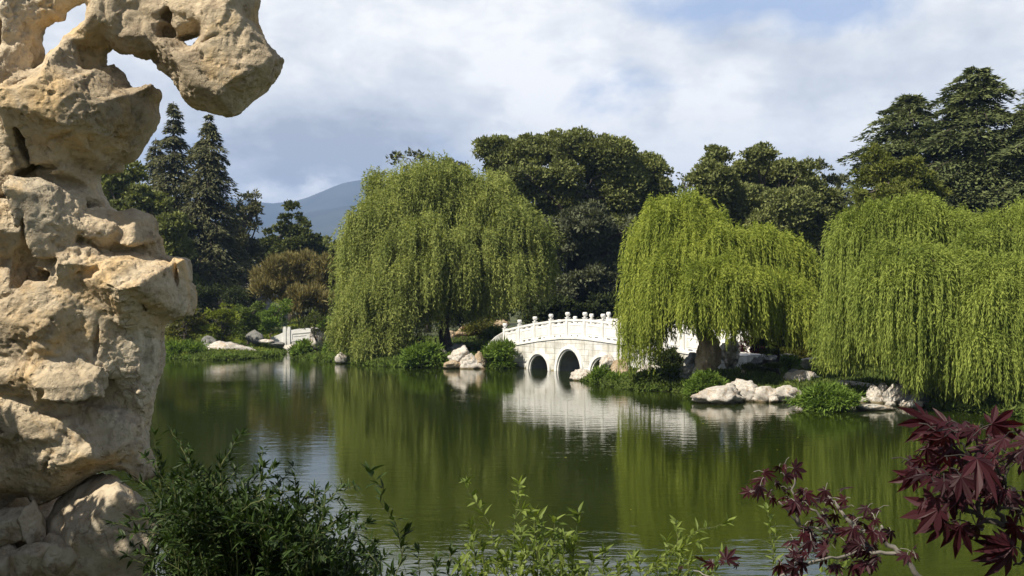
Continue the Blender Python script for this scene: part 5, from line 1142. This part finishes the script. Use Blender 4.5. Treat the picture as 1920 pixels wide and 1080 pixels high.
def maple(label,group,base,trunkpts,twigs,leaves,seed,barkname='bark_dark'):
    """twigs: list of polylines (px,py,d); leaves: (px,py,d,size_m,angle,tilt)"""
    rng=np.random.default_rng(seed); base=np.array(base,float); root=thing('maple_tree',label,'maple',tuple(base),0,group); mb=MB()
    mb.tube(np.array(trunkpts)-base,np.linspace(.022,.012,len(trunkpts)),8)
    for tw_,r0,r1 in twigs:
        p=np.array([P(*q) for q in tw_]); t=np.linspace(0,len(p)-1,(len(p)-1)*5+1); p=np.stack([np.interp(t,range(len(p)),p[:,k]) for k in range(3)],-1); p[1:-1]+=rng.normal(size=p[1:-1].shape)*.0018
        mb.tube(p-base,np.linspace(r0,r1,len(p)),6)
    Vs=[];Fs2=[];k=0; pet=mb
    for px,py,d,sz,ang,tilt,roll in leaves:
        c=P(px,py,d)-base; a=R(ang); fl=abs(math.sin(R(tilt))); dr=unit(np.array([math.sin(a),rng.normal()*(.2+.5*fl),math.cos(a)*(1-.75*fl)-.12]))    # pointing direction as seen in the picture
        nrm=unit(np.array([.0+rng.normal()*.3,-math.cos(R(tilt)),math.sin(R(tilt))])); nrm=unit(nrm-dr*(nrm@dr)); sd=np.cross(dr,nrm)
        x_,y_=MLV[:,0],MLV[:,1]; r2=x_**2+y_**2; dz=-rng.uniform(.05,.65)*r2+ (-.10)*np.abs(np.sin(np.arctan2(x_,y_)*2.5))*r2
        sz=sz*.68
        Vs.append(c+sz*(np.outer(x_*rng.uniform(.72,1.05),sd)+np.outer(y_,dr)+np.outer(dz,nrm))); Fs2.append(MLF+k); k+=len(MLV)
        back=c-dr*sz*.45+rng.normal(size=3)*.006+np.array([0,.01,-.004]); pet.tube([back,(back+c)/2+np.array([0,0,.003]),c],[.0009,.0007,.0007],3,False)
    np_mesh('leaves',np.concatenate(Vs),np.concatenate(Fs2),M['maple'],root); mb.build('trunk',M[barkname],root,True)
    return root
M['bark_limb']=bark('bark_limb_grey',(.10,.09,.08),(.26,.235,.205))
def mleaves(rng,spots,d,sz,n,spread,tiltr=(20,80)):
    out_=[]
    for (px,py,w,h) in spots:
        for _ in range(max(1,int(n*w*h/2300.))):
            sz_=1; x_=px+rng.uniform(-w,w); y_=py+rng.uniform(-h,h); dd=d+rng.uniform(-spread,spread); out_.append((x_,y_,dd,sz*.5*rng.uniform(.55,1.2),rng.normal(0,60)-95 if rng.random()<.5 else rng.normal(0,50)+170,rng.uniform(*tiltr),0))
    return out_
rng=np.random.default_rng(12)
# far, lower branch
lv=mleaves(rng,[(1440,900,40,26),(1490,880,22,16),(1450,925,40,14),(1520,935,50,22),(1560,925,40,14),(1600,970,50,22),(1650,985,40,14),(1560,1000,55,22),(1640,1010,55,22),(1520,1030,40,18),(1590,1040,50,25),(1480,1050,40,18),(1680,1035,40,14),(1545,960,40,20),(1470,1070,40,10),(1600,1070,40,12)],2.1,.078,24,.14,(20,84))
lv+=mleaves(rng,[(1290,1062,60,12),(1340,1060,30,10),(1400,1066,40,10)],2.2,.05,7,.1)
lv+=[(1489,878,2.1,.05,100,20,0),(1482,1018,2.0,.055,5,60,0),(1318,1052,2.1,.045,-5,60,0),(1362,1050,2.1,.045,15,50,0),(1500,945,2.05,.06,-100,15,0),(1405,922,2.1,.03,-95,15,0)]
maple('dark red maple branch reaching in from the bottom edge with a pale bent limb','red maple branches in the foreground',(1.05,2.3,1.9),[(1.05,2.3,1.9),(1.0,2.2,2.35),tuple(P(1760,1130,2.12))],
 [([(1760,1130,2.12),(1720,1078,2.1),(1690,1040,2.1),(1655,1008,2.1),(1610,992,2.1),(1560,1000,2.1),(1500,985,2.12),(1460,940,2.1)],.0065,.0012),([(1655,1008,2.1),(1652,985,2.1)],.003,.002),([(1610,992,2.1),(1575,960,2.1),(1565,940,2.1),(1545,925,2.1)],.004,.0015),([(1500,985,2.12),(1485,920,2.1),(1492,886,2.1)],.003,.0012),([(1690,1040,2.1),(1620,1035,2.1),(1540,1050,2.05),(1480,1060,2.05)],.004,.0015),([(1540,1050,2.05),(1450,1085,2.1),(1350,1090,2.15),(1300,1070,2.2)],.003,.001),([(1560,1000,2.1),(1530,960,2.1),(1500,945,2.1)],.003,.001)],lv,3,'bark_limb')
rng=np.random.default_rng(14)
lv=mleaves(rng,[(1770,800,50,16),(1840,800,50,14),(1760,840,40,22),(1820,850,50,22),(1740,880,45,18),(1800,890,60,22),(1870,880,50,22),(1900,840,30,20),(1760,920,50,18),(1840,925,60,16),(1900,930,40,20),(1740,945,30,12)],1.25,.078,23,.11,(15,84))
lv+=[(1832,860,1.12,.066,165,62,0),(1760,955,1.2,.06,-100,12,0),(1775,980,1.2,.055,-110,12,0),(1800,985,1.2,.05,-170,40,0),(1830,985,1.2,.045,160,40,0),(1900,1025,1.2,.06,-85,10,0),(1740,790,1.22,.05,-80,12,0),(1860,795,1.2,.06,80,10,0),(1780,800,1.2,.052,-80,25,0),(1895,1035,1.2,.06,-95,10,0),(1905,985,1.2,.05,-150,30,0),(1720,895,1.25,.045,-95,15,0),(1915,870,1.2,.05,60,30,0)]
maple('large near maple branch with deep purple leaves at the right border','red maple branches in the foreground',(.95,1.35,1.9),[(.95,1.35,1.9),(.85,1.28,2.5),(.72,1.24,3.0),tuple(P(2000,1060,1.22))],
 [([(2000,1060,1.22),(1940,1000,1.22),(1915,1000,1.22),(1880,982,1.22),(1835,970,1.22),(1800,945,1.22),(1760,910,1.22),(1740,880,1.22)],.0055,.0012),([(1880,982,1.22),(1872,950,1.22),(1885,915,1.22),(1890,870,1.22)],.003,.001),([(1835,970,1.22),(1830,920,1.22),(1820,870,1.22),(1800,830,1.22)],.003,.001),([(1915,1000,1.22),(1922,1040,1.22),(1900,1060,1.22)],.003,.001),([(1800,945,1.22),(1790,965,1.22)],.002,.001),([(1872,950,1.22),(1915,960,1.22)],.002,.001),([(1820,870,1.22),(1780,830,1.22),(1770,800,1.22)],.002,.001),([(1885,915,1.22),(1860,850,1.22),(1850,805,1.22)],.002,.001)],lv,4)

# a few fallen leaves floating on the pond
rng=np.random.default_rng(99); n=110; fx=rng.uniform(-14,14,n); fy=rng.uniform(12,60,n); ok=(sdist(fx,fy)<-.5)&(np.abs(fx)<fy*.46); fx=fx[ok];fy=fy[ok]; n=len(fx)
D=rng.normal(size=(n,3)); D[:,2]=0
o=leaf_object('fallen_leaves',[leafquads(rng,np.stack([fx,fy,np.full(n,.006)],-1),D,.06,.035,face=np.tile([0,0,1.],(n,1))*8)],M['cover_yellow']); tag(o,'scattered tiny fallen leaves floating on the pond','fallen leaves',kind='stuff')
